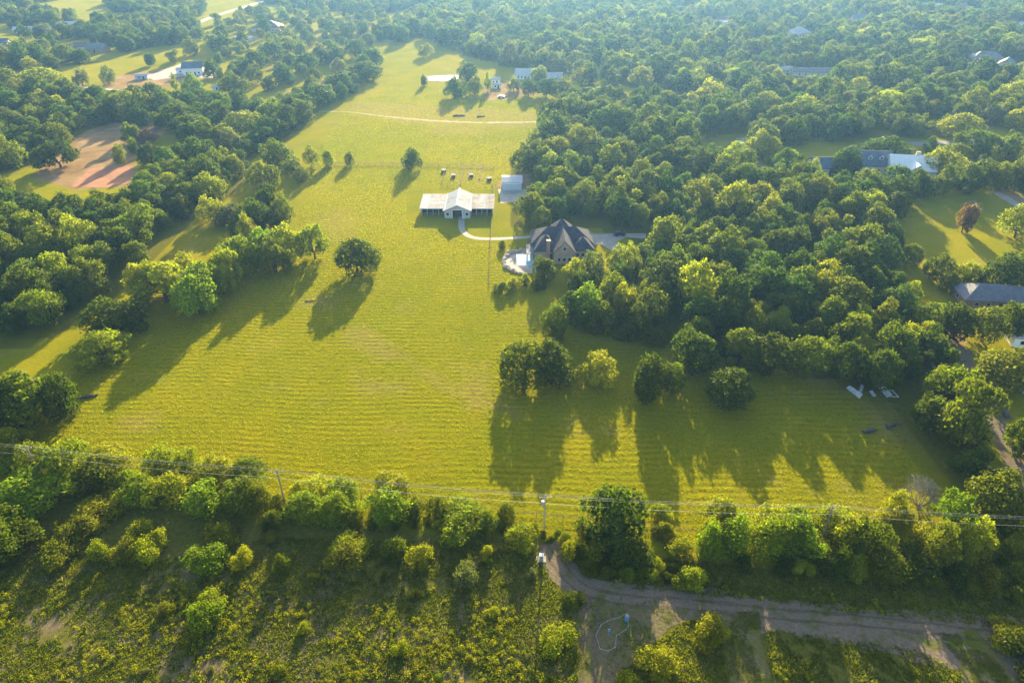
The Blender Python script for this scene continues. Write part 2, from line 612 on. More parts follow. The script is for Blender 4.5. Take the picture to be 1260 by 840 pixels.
for i in range(3):
    me, C, CR = crown_mesh('foliage', 500 + i, 3.2, -0.8, 6.5, 26 + 4 * i, 4400, 0.19, (0.16, 0.32), 1.3, 'mound', 0.55, 0.3)
    TALL.append((me, trunk_mesh('stem', 530 + i, C, 0.8, 0.1, multi=3, n_limb=4), 3.2, 6.5))


def bare_mesh(seed):
    r = random.Random(seed)
    tr, tw = MB(), MB()

    def grow(p, d, ln, rad, depth, mb):
        q = p + d * ln
        mb.tube(p, q, max(rad, .028), max(rad * 0.65, .02), 5 if depth < 2 else 3)
        if depth >= 5:
            return
        for _ in range(3):
            nd = (d * 0.9 + Vector((r.uniform(-1, 1), r.uniform(-1, 1), r.uniform(-.6, .7))) * 0.85).normalized()
            grow(q, nd, ln * r.uniform(0.66, 0.9), rad * 0.6, depth + 1, tr if depth < 1 else tw)
    for k in range(7):
        a = k * 0.9
        sp = 0.25 if k == 0 else r.uniform(.5, 1.1)
        grow(Vector((0.2 * math.cos(a), 0.2 * math.sin(a), -0.1)), Vector((sp * math.cos(a), sp * math.sin(a), 1)).normalized(), r.uniform(1.4, 1.9), 0.13, 0, tr)
    return tr.mesh('trunk', M['grey_twig']), tw.mesh('branches', M['grey_twig'])


TINT = {
    'dk': (0.070, 0.090, 0.004), 'md': (0.115, 0.132, 0.004), 'yg': (0.225, 0.225, 0.004), 'br': (0.170, 0.215, 0.005),
    'ol': (0.155, 0.155, 0.006), 'gy': (0.140, 0.145, 0.045), 'or': (0.300, 0.285, 0.004), 'rd': (0.150, 0.085, 0.045),
    'bl': (0.062, 0.095, 0.008),
}
CWORD = {'dk': 'dark green', 'md': 'mid green', 'yg': 'yellow green', 'br': 'bright green', 'ol': 'olive green', 'gy': 'grey green',
         'or': 'golden yellow', 'rd': 'reddish brown', 'bl': 'deep green'}
LANDMARK = [
    (563, 262, 'the white barn'), (692, 315, 'the brick house'), (630, 228, 'the pale blue garage'),
    (545, 98, 'the small pond'), (540, 150, 'the sandy track'), (668, 640, 'the transformer pole'), (346, 615, 'the leaning pole'),
    (1010, 655, 'the dark bare pole'), (105, 200, 'the bare dirt lot'), (240, 92, 'the white walled house'), (330, 40, 'the big brown barn roof'),
    (1070, 205, 'the dormer house'), (1117, 210, 'the white gabled house'), (1215, 368, 'the long grey roof'), (920, 190, 'the pale lane'),
    (1070, 485, 'the scattered white sheets'), (1130, 600, 'the bare grey tree'), (645, 322, 'the swimming pool'), (735, 470, 'the small golden tree'),
    (895, 498, 'the lone round tree'), (440, 333, 'the lone field oak'), (750, 790, 'the ring of pale pipes'), (1182, 285, 'the reddish round tree'),
    (50, 40, 'the long white roofs'), (640, 100, 'the small farm sheds'), (1000, 92, 'the long low house'), (980, 45, 'the pale star shaped roof'),
    (1210, 80, 'the two tone house'), (1232, 470, 'the olive gold tree'), (180, 350, 'the bright tree row'), (130, 445, 'the pale low tree'),
    (45, 520, 'the far left trees'), (820, 600, 'the long tree shadows'), (850, 360, 'the right-hand wood'), (960, 320, 'the inner wood'),
    (100, 300, 'the left-hand wood'), (740, 230, 'the wood above the house'), (1180, 175, 'the back road'), (360, 160, 'the pasture edge'),
    (1150, 540, 'the right-hand tree belt'), (0, 330, 'the left wood edge'), (860, 240, 'the wood centre'), (960, 230, 'the shaded clearing'),
]
plants = []        # every plant that stands as a thing: [root, colour, px, py, kind, width px, label or None]


def copy_plant(kind, var, colour, x, y, wm, hm, label=None, group=None, tint=None):
    lib = {'tree': TREE, 'airy': AIRY, 'bush': BUSH, 'tall': TALL}[kind]
    me, tm, r0, h0 = lib[var % len(lib)]
    tree = kind in ('tree', 'airy')
    rt = bpy.data.objects.new('broadleaf_tree' if tree else 'shrub', None)
    COL.objects.link(rt)
    rt.location = (x, y, 0)
    rt.rotation_euler = (0, 0, random.uniform(0, 6.283))
    sx = wm / (2 * r0)
    rt.scale = (sx * random.uniform(.88, 1.12), sx * random.uniform(.88, 1.12), hm / h0)
    rt['category'] = 'tree' if tree else 'shrub'
    if group:
        rt['group'] = group
    c = put('crown' if tree else 'foliage', me, rt)
    t = tint or TINT[colour]
    j = random.uniform(0.86, 1.16)
    c['tint'] = [t[0] * j * random.uniform(.92, 1.1), t[1] * j, t[2] * j]
    put('trunk' if tree else 'stem', tm, rt)
    px, py = to_px(x, y)
    plants.append([rt, colour, px, py, kind, wm * px_per_m(x, y), label])
    return rt


# explicit plants: x, top y, base y, width (all in photo pixels), kind, colour, label
EXPL = [
    # lone trees of the meadow
    (507, 182, 207, 25, 'tree', 'dk', 'round dark tree alone in the upper pasture by the rail fence'),
    (404, 184, 204, 18, 'tree', 'yg', 'small yellow green tree, middle one of three in the upper pasture'),
    (384, 180, 205, 20, 'tree', 'yg', 'small yellow green tree, largest and leftmost of three in the upper pasture'),
    (431, 188, 204, 12, 'tree', 'md', 'smallest tree of three in the upper pasture, nearest the barn'),
    (440, 293, 334, 53, 'tree', 'dk', 'lone dark oak with a short trunk in the open meadow'),
    (388, 278, 318, 40, 'tree', 'yg', 'yellow green tree at the meadow end of the bright tree row'),
    (355, 262, 320, 42, 'tree', 'yg', 'bright tree next to last at the meadow end of the row'),
    (328, 264, 322, 46, 'tree', 'br', None), (300, 280, 335, 50, 'tree', 'br', None), (283, 298, 352, 44, 'tree', 'yg', None),
    (255, 302, 372, 58, 'tree', 'br', None), (208, 300, 372, 82, 'tree', 'yg', 'broadest bright tree of the tree row beside the grassy lane'),
    (182, 322, 362, 46, 'tree', 'yg', None), (246, 336, 386, 56, 'tree', 'br', None), (276, 326, 362, 40, 'tree', 'yg', None), (340, 290, 335, 40, 'tree', 'md', None),
    (232, 310, 350, 50, 'tree', 'yg', None), (310, 262, 305, 34, 'tree', 'yg', None),
    (150, 358, 410, 76, 'tree', 'dk', 'dark spreading tree between the bright row and the pale low tree'),
    (130, 400, 450, 72, 'airy', 'yg', 'pale yellow green low tree standing alone at the meadow edge'),
    (42, 430, 522, 96, 'tree', 'md', 'big tree at the left edge of the meadow with lit lower clumps'),
    (12, 440, 528, 70, 'tree', 'dk', None), (80, 455, 512, 46, 'tree', 'dk', None),
    (327, 196, 234, 42, 'tree', 'ol', 'round yellowish tree at the head of the grassy lane'),
    (335, 224, 266, 46, 'tree', 'dk', None), (322, 242, 284, 52, 'tree', 'dk', None), (350, 238, 277, 30, 'tree', 'ol', None),
    (288, 250, 276, 46, 'tree', 'gy', None), (262, 240, 272, 34, 'airy', 'yg', None), (305, 262, 292, 40, 'tree', 'dk', None),
    (345, 172, 204, 42, 'tree', 'md', None), (358, 196, 214, 26, 'airy', 'md', None), (372, 205, 224, 22, 'airy', 'md', None),
    # right side of the meadow
    (645, 418, 472, 62, 'tree', 'md', 'left and taller half of the double tree casting the longest shadows'),
    (680, 415, 470, 58, 'tree', 'dk', 'right half of the double tree beside the small golden tree'),
    (738, 432, 470, 46, 'airy', 'or', 'small golden tree glowing between two dark trees'),
    (800, 420, 488, 60, 'tree', 'dk', 'tall narrow dark tree standing apart in the shaded meadow'),
    (826, 446, 482, 30, 'tree', 'md', None),
    (895, 446, 500, 70, 'tree', 'dk', 'lone round tree in the shade of the right meadow'),
    (680, 362, 416, 36, 'tree', 'md', 'tree with a tall bare trunk at the wood corner'),
    (766, 396, 420, 30, 'bush', 'ol', None), (668, 314, 345, 34, 'tree', 'dk', 'dark tree hugging the front of the brick house'),
    (706, 318, 352, 34, 'airy', 'or', None), (727, 310, 348, 32, 'airy', 'gy', None), (660, 338, 360, 24, 'bush', 'md', None), (618, 340, 362, 26, 'bush', 'yg', None),
    (618, 297, 307, 10, 'bush', 'dk', 'tiny dark round bush beside the drive fence'), (632, 340, 356, 18, 'bush', 'yg', None), (645, 336, 352, 16, 'bush', 'ol', None),
    (768, 298, 338, 46, 'airy', 'yg', 'yellow tipped tree at the edge of the house driveway'), (750, 330, 380, 50, 'tree', 'md', None),
    (722, 350, 398, 48, 'tree', 'br', None), (765, 345, 395, 40, 'tree', 'yg', None), (704, 358, 396, 40, 'tree', 'dk', None), (738, 368, 406, 44, 'tree', 'md', None), (778, 362, 414, 46, 'tree', 'dk', None), (800, 345, 400, 48, 'tree', 'md', None),
    (805, 388, 425, 36, 'bush', 'md', None),
    # hedge between the meadow and the rough ground
    (58, 568, 652, 108, 'airy', 'br', 'big bright tree in front of the left end of the hedge'),
    (10, 590, 690, 90, 'airy', 'md', None), (30, 640, 690, 60, 'airy', 'dk', None), (110, 612, 668, 62, 'bush', 'ol', None), (80, 645, 697, 46, 'bush', 'ol', None),
    (162, 640, 690, 38, 'bush', 'ol', None), (186, 646, 692, 38, 'bush', 'yg', None), (128, 655, 690, 30, 'bush', 'yg', None),
    (90, 526, 592, 64, 'airy', 'br', None), (20, 520, 570, 66, 'airy', 'yg', None), (50, 535, 585, 40, 'airy', 'ol', None), (135, 550, 605, 58, 'tall', 'md', None),
    (180, 545, 625, 50, 'tall', 'br', None), (214, 548, 626, 52, 'tall', 'yg', None), (258, 556, 636, 58, 'tall', 'br', None), (300, 562, 634, 60, 'tall', 'md', None),
    (324, 585, 628, 36, 'tall', 'ol', None), (386, 582, 647, 52, 'tall', 'br', None), (422, 585, 648, 50, 'tall', 'br', None), (362, 590, 640, 30, 'bush', 'ol', None),
    (481, 580, 646, 56, 'tall', 'br', 'bright green tall shrub standing alone in the middle of the hedge'),
    (512, 606, 640, 34, 'bush', 'md', None), (538, 604, 638, 34, 'bush', 'ol', None), (566, 614, 668, 56, 'bush', 'br', None),
    (600, 616, 656, 30, 'bush', 'md', None), (622, 612, 640, 24, 'bush', 'ol', None), (642, 638, 680, 44, 'bush', 'yg', 'round yellow shrub beside the pole with the transformer'),
    (430, 660, 706, 52, 'bush', 'ol', 'pale olive shrub with ragged top in the rough ground'), (488, 654, 690, 34, 'bush', 'md', None), (520, 664, 700, 36, 'bush', 'yg', None),
    (575, 684, 722, 34, 'bush', 'gy', 'grey green shrub alone in the rough ground'), (600, 668, 690, 20, 'bush', 'yg', None),
    (262, 640, 706, 54, 'bush', 'br', 'bright shrub, largest in the shaded gap below the hedge'), (302, 668, 700, 28, 'bush', 'yg', None), (350, 682, 708, 24, 'bush', 'md', None),
    (285, 650, 676, 40, 'bush', 'md', None), (338, 622, 652, 28, 'bush', 'md', None), (335, 652, 668, 20, 'bush', 'ol', None),
    (260, 732, 778, 48, 'bush', 'br', 'bright compact shrub alone in the rough ground'),
    (750, 588, 670, 90, 'tree', 'bl', 'dense dark tree beside the pole with the transformer'), (716, 640, 676, 34, 'bush', 'ol', None), (740, 670, 706, 60, 'bush', 'md', None),
    (775, 668, 712, 60, 'bush', 'dk', None), (700, 655, 690, 26, 'bush', 'yg', None), (815, 618, 666, 30, 'bush', 'ol', None), (832, 650, 690, 34, 'bush', 'ol', None), (846, 690, 730, 44, 'bush', 'yg', None),
    (893, 624, 686, 62, 'tall', 'br', 'bright green cone shaped shrub with drooping leaves in the hedge'), (868, 640, 690, 36, 'tall', 'br', None),
    (944, 622, 690, 56, 'tall', 'br', None), (975, 620, 692, 56, 'tall', 'br', None), (1008, 636, 702, 48, 'bush', 'md', None), (1030, 620, 690, 50, 'tall', 'yg', None),
    (1060, 608, 690, 64, 'airy', 'md', None), (1098, 588, 648, 48, 'airy', 'yg', None), (1085, 636, 712, 60, 'bush', 'md', None), (1120, 640, 720, 64, 'bush', 'dk', None),
    (1150, 620, 690, 56, 'airy', 'ol', None), (1165, 648, 724, 60, 'bush', 'dk', None), (1205, 668, 728, 54, 'bush', 'ol', 'yellowish shrub mound on top of the dark hedge end'), (1240, 640, 728, 62, 'bush', 'md', None),
    (1160, 600, 652, 50, 'airy', 'br', None), (1212, 566, 640, 78, 'tree', 'md', 'big lit tree right of the bare grey tree'), (1252, 596, 666, 60, 'airy', 'yg', None), (1255, 505, 560, 44, 'tree', 'md', None),
    (1190, 615, 680, 50, 'airy', 'yg', None), (1020, 668, 716, 40, 'bush', 'dk', None),
    (866, 762, 800, 50, 'bush', 'yg', 'yellow green bush between the pipe ring and the mown lane'), (806, 808, 848, 60, 'bush', 'yg', 'yellow bush below the pipe ring'), (770, 826, 852, 30, 'bush', 'yg', None),
    (684, 776, 814, 52, 'bush', 'yg', 'yellow bush beside the shadow of the transformer pole'), (704, 728, 752, 30, 'bush', 'md', None), (1240, 800, 850, 80, 'bush', 'dk', None),
    (850, 385, 450, 56, 'tree', 'dk', None), (905, 380, 448, 56, 'tree', 'md', None), (948, 385, 458, 58, 'tree', 'dk', None), (992, 392, 460, 54, 'tree', 'md', None), (1036, 395, 468, 54, 'tree', 'dk', None), (1078, 400, 478, 52, 'tree', 'dk', None),
    # right edge
    (1232, 416, 480, 74, 'tree', 'ol', 'olive gold tree beside the fenced lane at the right edge'), (1183, 252, 286, 27, 'tree', 'rd', 'reddish brown round tree in the right-hand meadow'),
    (1248, 230, 292, 44, 'tree', 'yg', 'yellow green tree cut by the right edge above the meadow'), (1114, 346, 380, 26, 'tree', 'yg', 'small yellow green tree in the shaded field corner'),
    (1155, 168, 216, 60, 'tree', 'yg', 'large yellow green tree beside the white gabled house'), (1150, 312, 344, 32, 'tree', 'md', None), (1183, 320, 352, 34, 'tree', 'yg', None),
    (1226, 312, 356, 52, 'tree', 'dk', None), (1256, 310, 350, 44, 'tree', 'md', None), (1040, 180, 215, 38, 'tree', 'bl', None), (1088, 160, 200, 56, 'tree', 'bl', None),
    (1125, 208, 236, 36, 'tree', 'dk', None), (1160, 204, 238, 30, 'tree', 'md', None), (1190, 204, 238, 34, 'tree', 'dk', None), (1222, 200, 234, 32, 'tree', 'md', None),
    (1252, 198, 228, 28, 'tree', 'md', None), (1208, 190, 206, 24, 'tree', 'gy', None), (1180, 126, 170, 50, 'tree', 'yg', 'tall yellow green tree behind the back road'),
    (1238, 165, 196, 32, 'tree', 'md', None), (1250, 120, 160, 36, 'tree', 'yg', None), (1040, 190, 218, 30, 'tree', 'dk', None),
    (872, 110, 138, 12, 'airy', 'rd', 'narrow red autumn tree in the wood'), (970, 186, 212, 24, 'airy', 'yg', None), (1000, 196, 222, 20, 'airy', 'yg', None),
    (1140, 372, 412, 46, 'tree', 'md', None), (1172, 374, 416, 50, 'tree', 'dk', None), (1206, 374, 420, 54, 'tree', 'md', None), (1238, 370, 416, 50, 'tree', 'dk', None), (1268, 368, 414, 50, 'tree', 'md', None),
    (1098, 236, 268, 36, 'tree', 'dk', None), (1130, 212, 240, 40, 'tree', 'dk', None), (1118, 300, 326, 28, 'tree', 'md', None), (1196, 330, 352, 30, 'tree', 'dk', None), (1165, 335, 358, 26, 'tree', 'md', None),
    (1200, 195, 232, 40, 'tree', 'dk', None), (1238, 196, 232, 38, 'tree', 'md', None), (1262, 200, 236, 38, 'tree', 'dk', None),
    (650, 98, 118, 24, 'tree', 'bl', None), (672, 98, 120, 28, 'tree', 'bl', None), (692, 96, 122, 30, 'tree', 'md', None), (632, 96, 112, 16, 'airy', 'gy', None), (664, 82, 98, 24, 'tree', 'yg', None),
    (186, 176, 200, 30, 'tree', 'dk', None), (150, 178, 200, 20, 'airy', 'ol', None),
    # upper left pasture
    (352, 76, 104, 30, 'tree', 'bl', 'round dark tree alone on the dry grass near the far house'), (318, 62, 86, 30, 'tree', 'bl', None), (336, 48, 72, 30, 'tree', 'bl', None), (356, 42, 66, 26, 'tree', 'md', None),
    (378, 56, 88, 34, 'tree', 'bl', None), (396, 46, 76, 30, 'tree', 'md', None), (407, 27, 42, 16, 'tree', 'bl', 'small lone tree in the far upper pasture'), (438, 45, 70, 28, 'tree', 'bl', None), (460, 55, 82, 32, 'tree', 'bl', None),
    (431, 28, 44, 16, 'tree', 'bl', None), (448, 26, 44, 18, 'tree', 'bl', None), (465, 28, 48, 18, 'tree', 'bl', None), (372, 22, 34, 12, 'airy', 'gy', None),
    (276, 36, 64, 30, 'tree', 'bl', None), (290, 92, 118, 42, 'tree', 'dk', None), (264, 72, 96, 26, 'tree', 'dk', None), (237, 92, 114, 24, 'airy', 'br', None), (217, 92, 114, 10, 'airy', 'yg', None),
    (135, 82, 104, 18, 'airy', 'gy', None), (102, 74, 106, 20, 'airy', 'gy', None), (524, 55, 70, 20, 'tree', 'yg', 'small yellow tree on the shaded far pasture'), (522, 93, 106, 8, 'tree', 'dk', 'tiny dark tree beside the pond'),
    (575, 74, 100, 28, 'tree', 'bl', None), (560, 96, 120, 26, 'tree', 'bl', None), (584, 90, 116, 22, 'airy', 'md', None), (600, 88, 112, 10, 'airy', 'yg', None),
    (75, 174, 206, 56, 'tree', 'dk', 'spreading dark tree on the bare dirt lot'), (163, 152, 176, 26, 'tree', 'md', None), (182, 160, 178, 22, 'airy', 'rd', None), (166, 170, 188, 14, 'airy', 'md', None),
    (52, 78, 108, 50, 'tree', 'yg', None), (10, 80, 110, 44, 'tree', 'md', None), (450, 76, 100, 44, 'tree', 'bl', None), (420, 88, 114, 40, 'tree', 'bl', None), (395, 100, 128, 44, 'tree', 'bl', None), (368, 112, 144, 44, 'tree', 'bl', None), (372, 112, 150, 30, 'tree', 'md', None),
    (302, 122, 168, 66, 'tree', 'yg', 'large yellow green tree above the diagonal pasture edge'), (335, 130, 172, 44, 'tree', 'bl', None),
]
EXCL = []          # places kept free of scattered trees: x, y, r


def keep_free(px, py, r):
    p = P(px, py)
    EXCL.append((p.x, p.y, r))




def solve_plant(x, yt, yb, wpx, kind):
    """Ground place, width and height of a plant from its outline in the photograph."""
    p = P(x, yb)
    s = px_per_m(p.x, p.y)
    Rm = wpx / s / 2
    phi = math.atan2(H, p.y)
    c, sn = math.cos(phi), math.sin(phi)
    V = (yb - yt) / s
    k = 0.55 if kind in ('tree', 'airy') else 0.45
    best = None
    for h in np.arange(0.8, 15.0, 0.1):
        e = math.hypot((1 - k) * h * c, Rm * sn)
        bot = min(0.0, k * h * c - e)
        v = k * h * c + e - bot
        if best is None or abs(v - V) < best[0]:
            best = (abs(v - V), h, -bot / sn)
    _, h, dep = best
    return p, 2 * Rm, h, dep, s


for a in EXPL:
    x, yt, yb, wpx, kind, colour, label = a
    p, wm, hm, dep, s = solve_plant(x, yt, yb, wpx, kind)
    hm = max(hm, wm * 0.42)
    cap = {'tree': 11.2 if x > 600 and yb > 400 else 12.5, 'airy': 9.0, 'bush': 3.8, 'tall': 6.2 if x < 600 else 8.4}[kind]
    if kind in ('airy',) and yb < 500:
        cap = 12.0
    y = p.y + dep
    x_ = p.x * y / p.y
    grp = 'shrubs along the hedge and rough ground' if kind in ('bush', 'tall') else 'trees standing round the meadow'
    if hm > cap and kind in ('bush', 'tall') and yb - yt > 45:
        # a deep hedge: a second shrub stands behind the first
        q = P(x, yt + (cap * 0.69 + wm * 0.36) * s * 0.93)
        y2 = max(q.y + wm * 0.3, y + wm * 0.35)
        copy_plant(kind, random.randrange(99), 'yg' if random.random() < 0.6 else colour, x_ + random.uniform(-.8, .8), y2, wm * 0.95, cap * 0.9, None, grp)
        EXCL.append((x_, y2, wm * 0.5))
    hm = min(hm, cap)
    copy_plant(kind, random.randrange(9), colour, x_, y, wm, hm, label, grp)
    EXCL.append((x_, y, wm * 0.55))

# the bare grey tree
bt = bare_mesh(5)
o = root('bare_tree', 'leafless grey tree at the corner of the meadow', 'tree', P(1130, 622))
put('trunk', bt[0], o)
put('branch', bt[1], o)
o.scale = (1.0, 1.0, 1.0)
EXCL.append((o.location.x, o.location.y, 7))

for k, (px, py, sc, lb) in enumerate([(729, 346, .9, 'leafless grey tree in front of the brick house corner'), (1196, 262, .8, 'leafless tree among the crowns above the right-hand meadow'), (1065, 262, .9, 'grey leafless tree in the wood left of the meadow'),
                                     (905, 118, 1.0, 'thin leafless tree in the far wood near the narrow red tree'),
                                     (655, 300, .5, 'small bare tree at the left corner of the brick house'), (930, 212, .8, 'grey leafless tree beside the pale lane')]):
    q = o.copy()
    COL.objects.link(q)
    q.location = P(px, py)
    q.scale = (sc, sc, sc)
    q.rotation_euler = (0, 0, k * 1.3)
    tag(q, lb, 'tree')
    for ch in o.children:
        d = ch.copy()
        COL.objects.link(d)
        d.parent = q

# ------------------------------------------------------------------ woods
RW = [(642, 212), (690, 182), (760, 178), (850, 196), (905, 205), (938, 206), (962, 212), (1015, 222), (1062, 224), (1112, 234), (1108, 262), (1100, 290), (1085, 330), (1090, 350), (1105, 385),
      (1130, 398), (1200, 392), (1260, 388), (1420, 392), (1420, 418), (1260, 414), (1190, 418), (1150, 420), (1132, 440), (1165, 480), (1198, 560), (1212, 612), (1184, 605), (1146, 550), (1112, 506), (1080, 474),
      (1000, 450), (880, 442), (830, 425), (760, 408), (712, 385), (715, 352), (745, 338), (800, 318), (815, 300), (800, 286), (735, 282), (660, 283), (645, 272), (655, 252), (672, 236), (662, 222)]
FW = [(470, -25), (1420, -25), (1420, 158), (1130, 168), (960, 178), (935, 200), (900, 170), (860, 168), (850, 196), (760, 180), (690, 182), (655, 195), (672, 165), (690, 140), (690, 108), (640, 84), (560, 64), (520, 44), (490, 54), (470, 42)]
FL = [(-160, -25), (262, -25), (252, 20), (238, 72), (200, 84), (110, 74), (90, 84), (0, 92), (-160, 100)]
TL = [(300, -25), (480, -25), (480, 16), (400, 14), (330, 6)]
L1 = [(-160, 112), (0, 116), (90, 118), (110, 126), (220, 128), (300, 128), (340, 138), (400, 112), (452, 90), (456, 104), (402, 132), (374, 152), (352, 176), (330, 186), (292, 196), (240, 184), (215, 160), (140, 152), (95, 163), (45, 205), (0, 215), (-160, 215)]
L2 = [(-160, 240), (0, 250), (50, 264), (110, 266), (165, 256), (190, 230), (205, 202), (215, 196), (300, 206), (290, 226), (250, 256), (215, 276), (186, 302), (172, 332), (92, 378), (70, 398), (0, 412), (-160, 430)]
R3 = [(1130, 180), (1420, 185), (1420, 225), (1260, 222), (1225, 200), (1160, 205)]
CLEAR = [[(903, 165), (925, 165), (950, 230), (912, 230)], [(846, 172), (905, 172), (905, 203), (880, 200)], [(1120, 172), (1420, 172), (1420, 188), (1120, 186)],
         [(500, 88), (560, 84), (690, 100), (690, 150), (490, 150)], [(255, 12), (330, 2), (330, 10), (262, 30)],
         [(1100, -10), (1190, -10), (1190, 0), (1100, 0)], [(860, 24), (905, 24), (905, 34), (860, 34)]]
for (px, py, r) in [(692, 318, 21), (720, 290, 14), (765, 292, 9), (630, 226, 10), (632, 240, 11), (645, 322, 11), (1010, 208, 12), (1070, 205, 15), (1117, 212, 16), (1100, 228, 9), (1215, 366, 13), (1252, 368, 10),
                    (1250, 412, 8), (612, 106, 14), (648, 94, 16), (688, 98, 14), (600, 118, 10), (46, 38, 16), (86, 33, 14), (104, 60, 12), (125, 62, 12), (1000, 93, 22), (980, 93, 10), (980, 44, 20), (890, 30, 14),
                    (1210, 78, 18), (1233, 82, 14), (1180, 16, 24), (1170, 14, 14), (1055, 27, 14), (1140, 12, 14), (1100, 84, 12), (330, 36, 20), (302, 49, 14), (240, 90, 16), (204, 150, 7), (640, 205, 4),
                    (1200, 160, 10), (1225, 238, 8), (1160, 410, 6), (1136, 103, 8), (1250, 34, 14), (1072, 490, 10), (1092, 488, 8), (4, 60, 12), (1, 152, 8)]:
    keep_free(px, py, r)

for (px, py, r) in [(1012, 211, 9), (1070, 208, 12), (1117, 214, 14), (612, 106, 14), (648, 96, 14), (688, 98, 12), (46, 38, 14), (86, 33, 12), (104, 60, 10), (125, 62, 12), (1000, 93, 16), (985, 93, 14), (970, 92, 10), (980, 44, 16), (890, 30, 14), (1210, 78, 14), (1233, 82, 12), (1180, 16, 18), (1055, 27, 12), (1146, 12, 14), (1250, 35, 14), (1212, 370, 9), (1252, 370, 8)]:
    p = P(px, py)
    cut_back = min(34, 9.0 * p.y / H * 0.8)      # the plots are open towards their front gardens
    for k in (0.45, 0.9):
        EXCL.append((p.x * (p.y - cut_back * k) / p.y, p.y - cut_back * k, r * 0.8))

GRID = 6.0
gridmap = {}


def near_taken(x, y, r):
    gx, gy = int(x // GRID), int(y // GRID)
    k = int(r // GRID) + 1
    for i in range(gx - k, gx + k + 1):
        for j in range(gy - k, gy + k + 1):
            for (a, b, c) in gridmap.get((i, j), ()):
                if (a - x) ** 2 + (b - y) ** 2 < (r + c) ** 2:
                    return True
    return False


def take(x, y, r):
    gridmap.setdefault((int(x // GRID), int(y // GRID)), []).append((x, y, r))


EX = np.array(EXCL)
scat = []          # x, y, width, height, colour, kind


def scatter(pxpoly, seed, rmin, rmax, pack, n_try, colours, hk=(0.78, 1.0), thin=0.0, airy=0.12):
    wp = [PP(a, b) for a, b in pxpoly]
    xs, ys = [p[0] for p in wp], [p[1] for p in wp]
    r = np.random.default_rng(seed)
    pts = np.stack([r.uniform(min(xs), max(xs), n_try), r.uniform(min(ys), max(ys), n_try)], 1)
    ok = in_poly(pts[:, 0], pts[:, 1], wp)
    for c in CLEAR:
        cw = [PP(a, b) for a, b in c]
        ok &= ~in_poly(pts[:, 0], pts[:, 1], cw)
    pts = pts[ok]
    zc = pts[:, 1] * CT + H * ST
    pxs = 630 + F * pts[:, 0] / zc
    pts = pts[(pxs > -130) & (pxs < 1400)]
    nr = random.Random(seed)
    for x, y in pts:
        rad = nr.uniform(rmin, rmax)
        if nr.random() < 0.18:
            rad *= 0.72
        if np.any((EX[:, 0] - x) ** 2 + (EX[:, 1] - y) ** 2 < (EX[:, 2] + rad * 0.55) ** 2):
            continue
        if thin and mnoise.noise((x * 0.012, y * 0.012, 3.1)) < thin - 0.5:
            continue
        if near_taken(x, y, rad * pack):
            continue
        take(x, y, rad * pack)
        c = nr.choice(colours)
        scat.append((x, y, 2 * rad, rad * 2 * nr.uniform(*hk) * (1.0 if rad > 4 else 1.15), c, 'airy' if nr.random() < airy else 'tree'))


DK = ['dk'] * 7 + ['bl'] * 4 + ['md'] * 6 + ['yg'] * 2 + ['ol']
DF = ['dk'] * 5 + ['bl'] * 6 + ['md'] * 6 + ['yg'] * 1 + ['ol', 'gy']
scatter(RW, 1, 4.4, 7.2, 0.66, 9000, DK, (0.86, 1.14))
scatter(R3, 2, 4.5, 7.0, 0.85, 500, DK, thin=0.35)
scatter(L2, 3, 4.6, 7.4, 0.68, 6000, DK)
scatter(L1, 4, 4.6, 7.6, 0.70, 6000, DF)
scatter(FL, 5, 5.0, 8.0, 0.80, 9000, DF, thin=0.45)
scatter([(255, 28), (330, 12), (480, 12), (455, 88), (350, 112), (262, 108)], 16, 4.5, 7.0, 1.55, 900, DF, airy=.2)
scatter(TL, 6, 5.0, 8.0, 0.9, 3000, DF, thin=0.3)
scatter(FW, 7, 5.2, 8.6, 0.72, 30000, DF, thin=0.2)
# low shrubs inside the hedge lines
HZ = [([(-60, 592), (110, 592), (330, 636), (440, 648), (440, 636), (330, 616), (130, 582), (-60, 566)], 1.5, 2.6), ([(868, 688), (1040, 716), (1260, 736), (1330, 742), (1330, 690), (1200, 668), (1080, 676), (900, 668)], 1.8, 3.0),
      ([(440, 650), (700, 668), (700, 655), (560, 640), (440, 634)], 0.9, 1.7), ([(690, 675), (840, 700), (840, 715), (770, 712), (720, 705)], 1.1, 2.0)]
hedge_sc = []
for hi, (poly, r0, r1) in enumerate(HZ):
    wp = world_poly(poly)
    xs, ys = [p[0] for p in wp], [p[1] for p in wp]
    rr = random.Random(50 + hi)
    for _ in range(700):
        x, y = rr.uniform(min(xs), max(xs)), rr.uniform(min(ys), max(ys))
        if not in_poly(x, y, wp):
            continue
        rad = rr.uniform(r0, r1)
        if near_taken(x, y, rad * 0.85):
            continue
        if np.any((EX[:, 0] - x) ** 2 + (EX[:, 1] - y) ** 2 < (EX[:, 2] * 0.7 + rad * 0.3) ** 2):
            continue
        take(x, y, rad * 0.85)
        copy_plant('bush', rr.randrange(9), rr.choice(['md', 'br', 'ol', 'md', 'yg', 'dk']), x, y, rad * 2, rad * rr.uniform(1.2, 1.7), None, 'shrubs along the hedge and rough ground')

rr = random.Random(77)
wp = world_poly([(0, 700), (330, 690), (640, 690), (700, 760), (690, 838), (0, 838)])
for _ in range(60):
    x, y = rr.uniform(-75, 6), rr.uniform(62, 90)
    if in_poly(x, y, wp) and not near_taken(x, y, 2.6):
        take(x, y, 2.6)
        wd = rr.choice((1.0, 1.3, 1.6, 2.3, 3.0))
        copy_plant('bush', rr.randrange(9), rr.choice(['yg', 'br', 'ol', 'gy', 'yg']), x, y, wd, wd * rr.uniform(.45, .8), None, 'shrubs along the hedge and rough ground')

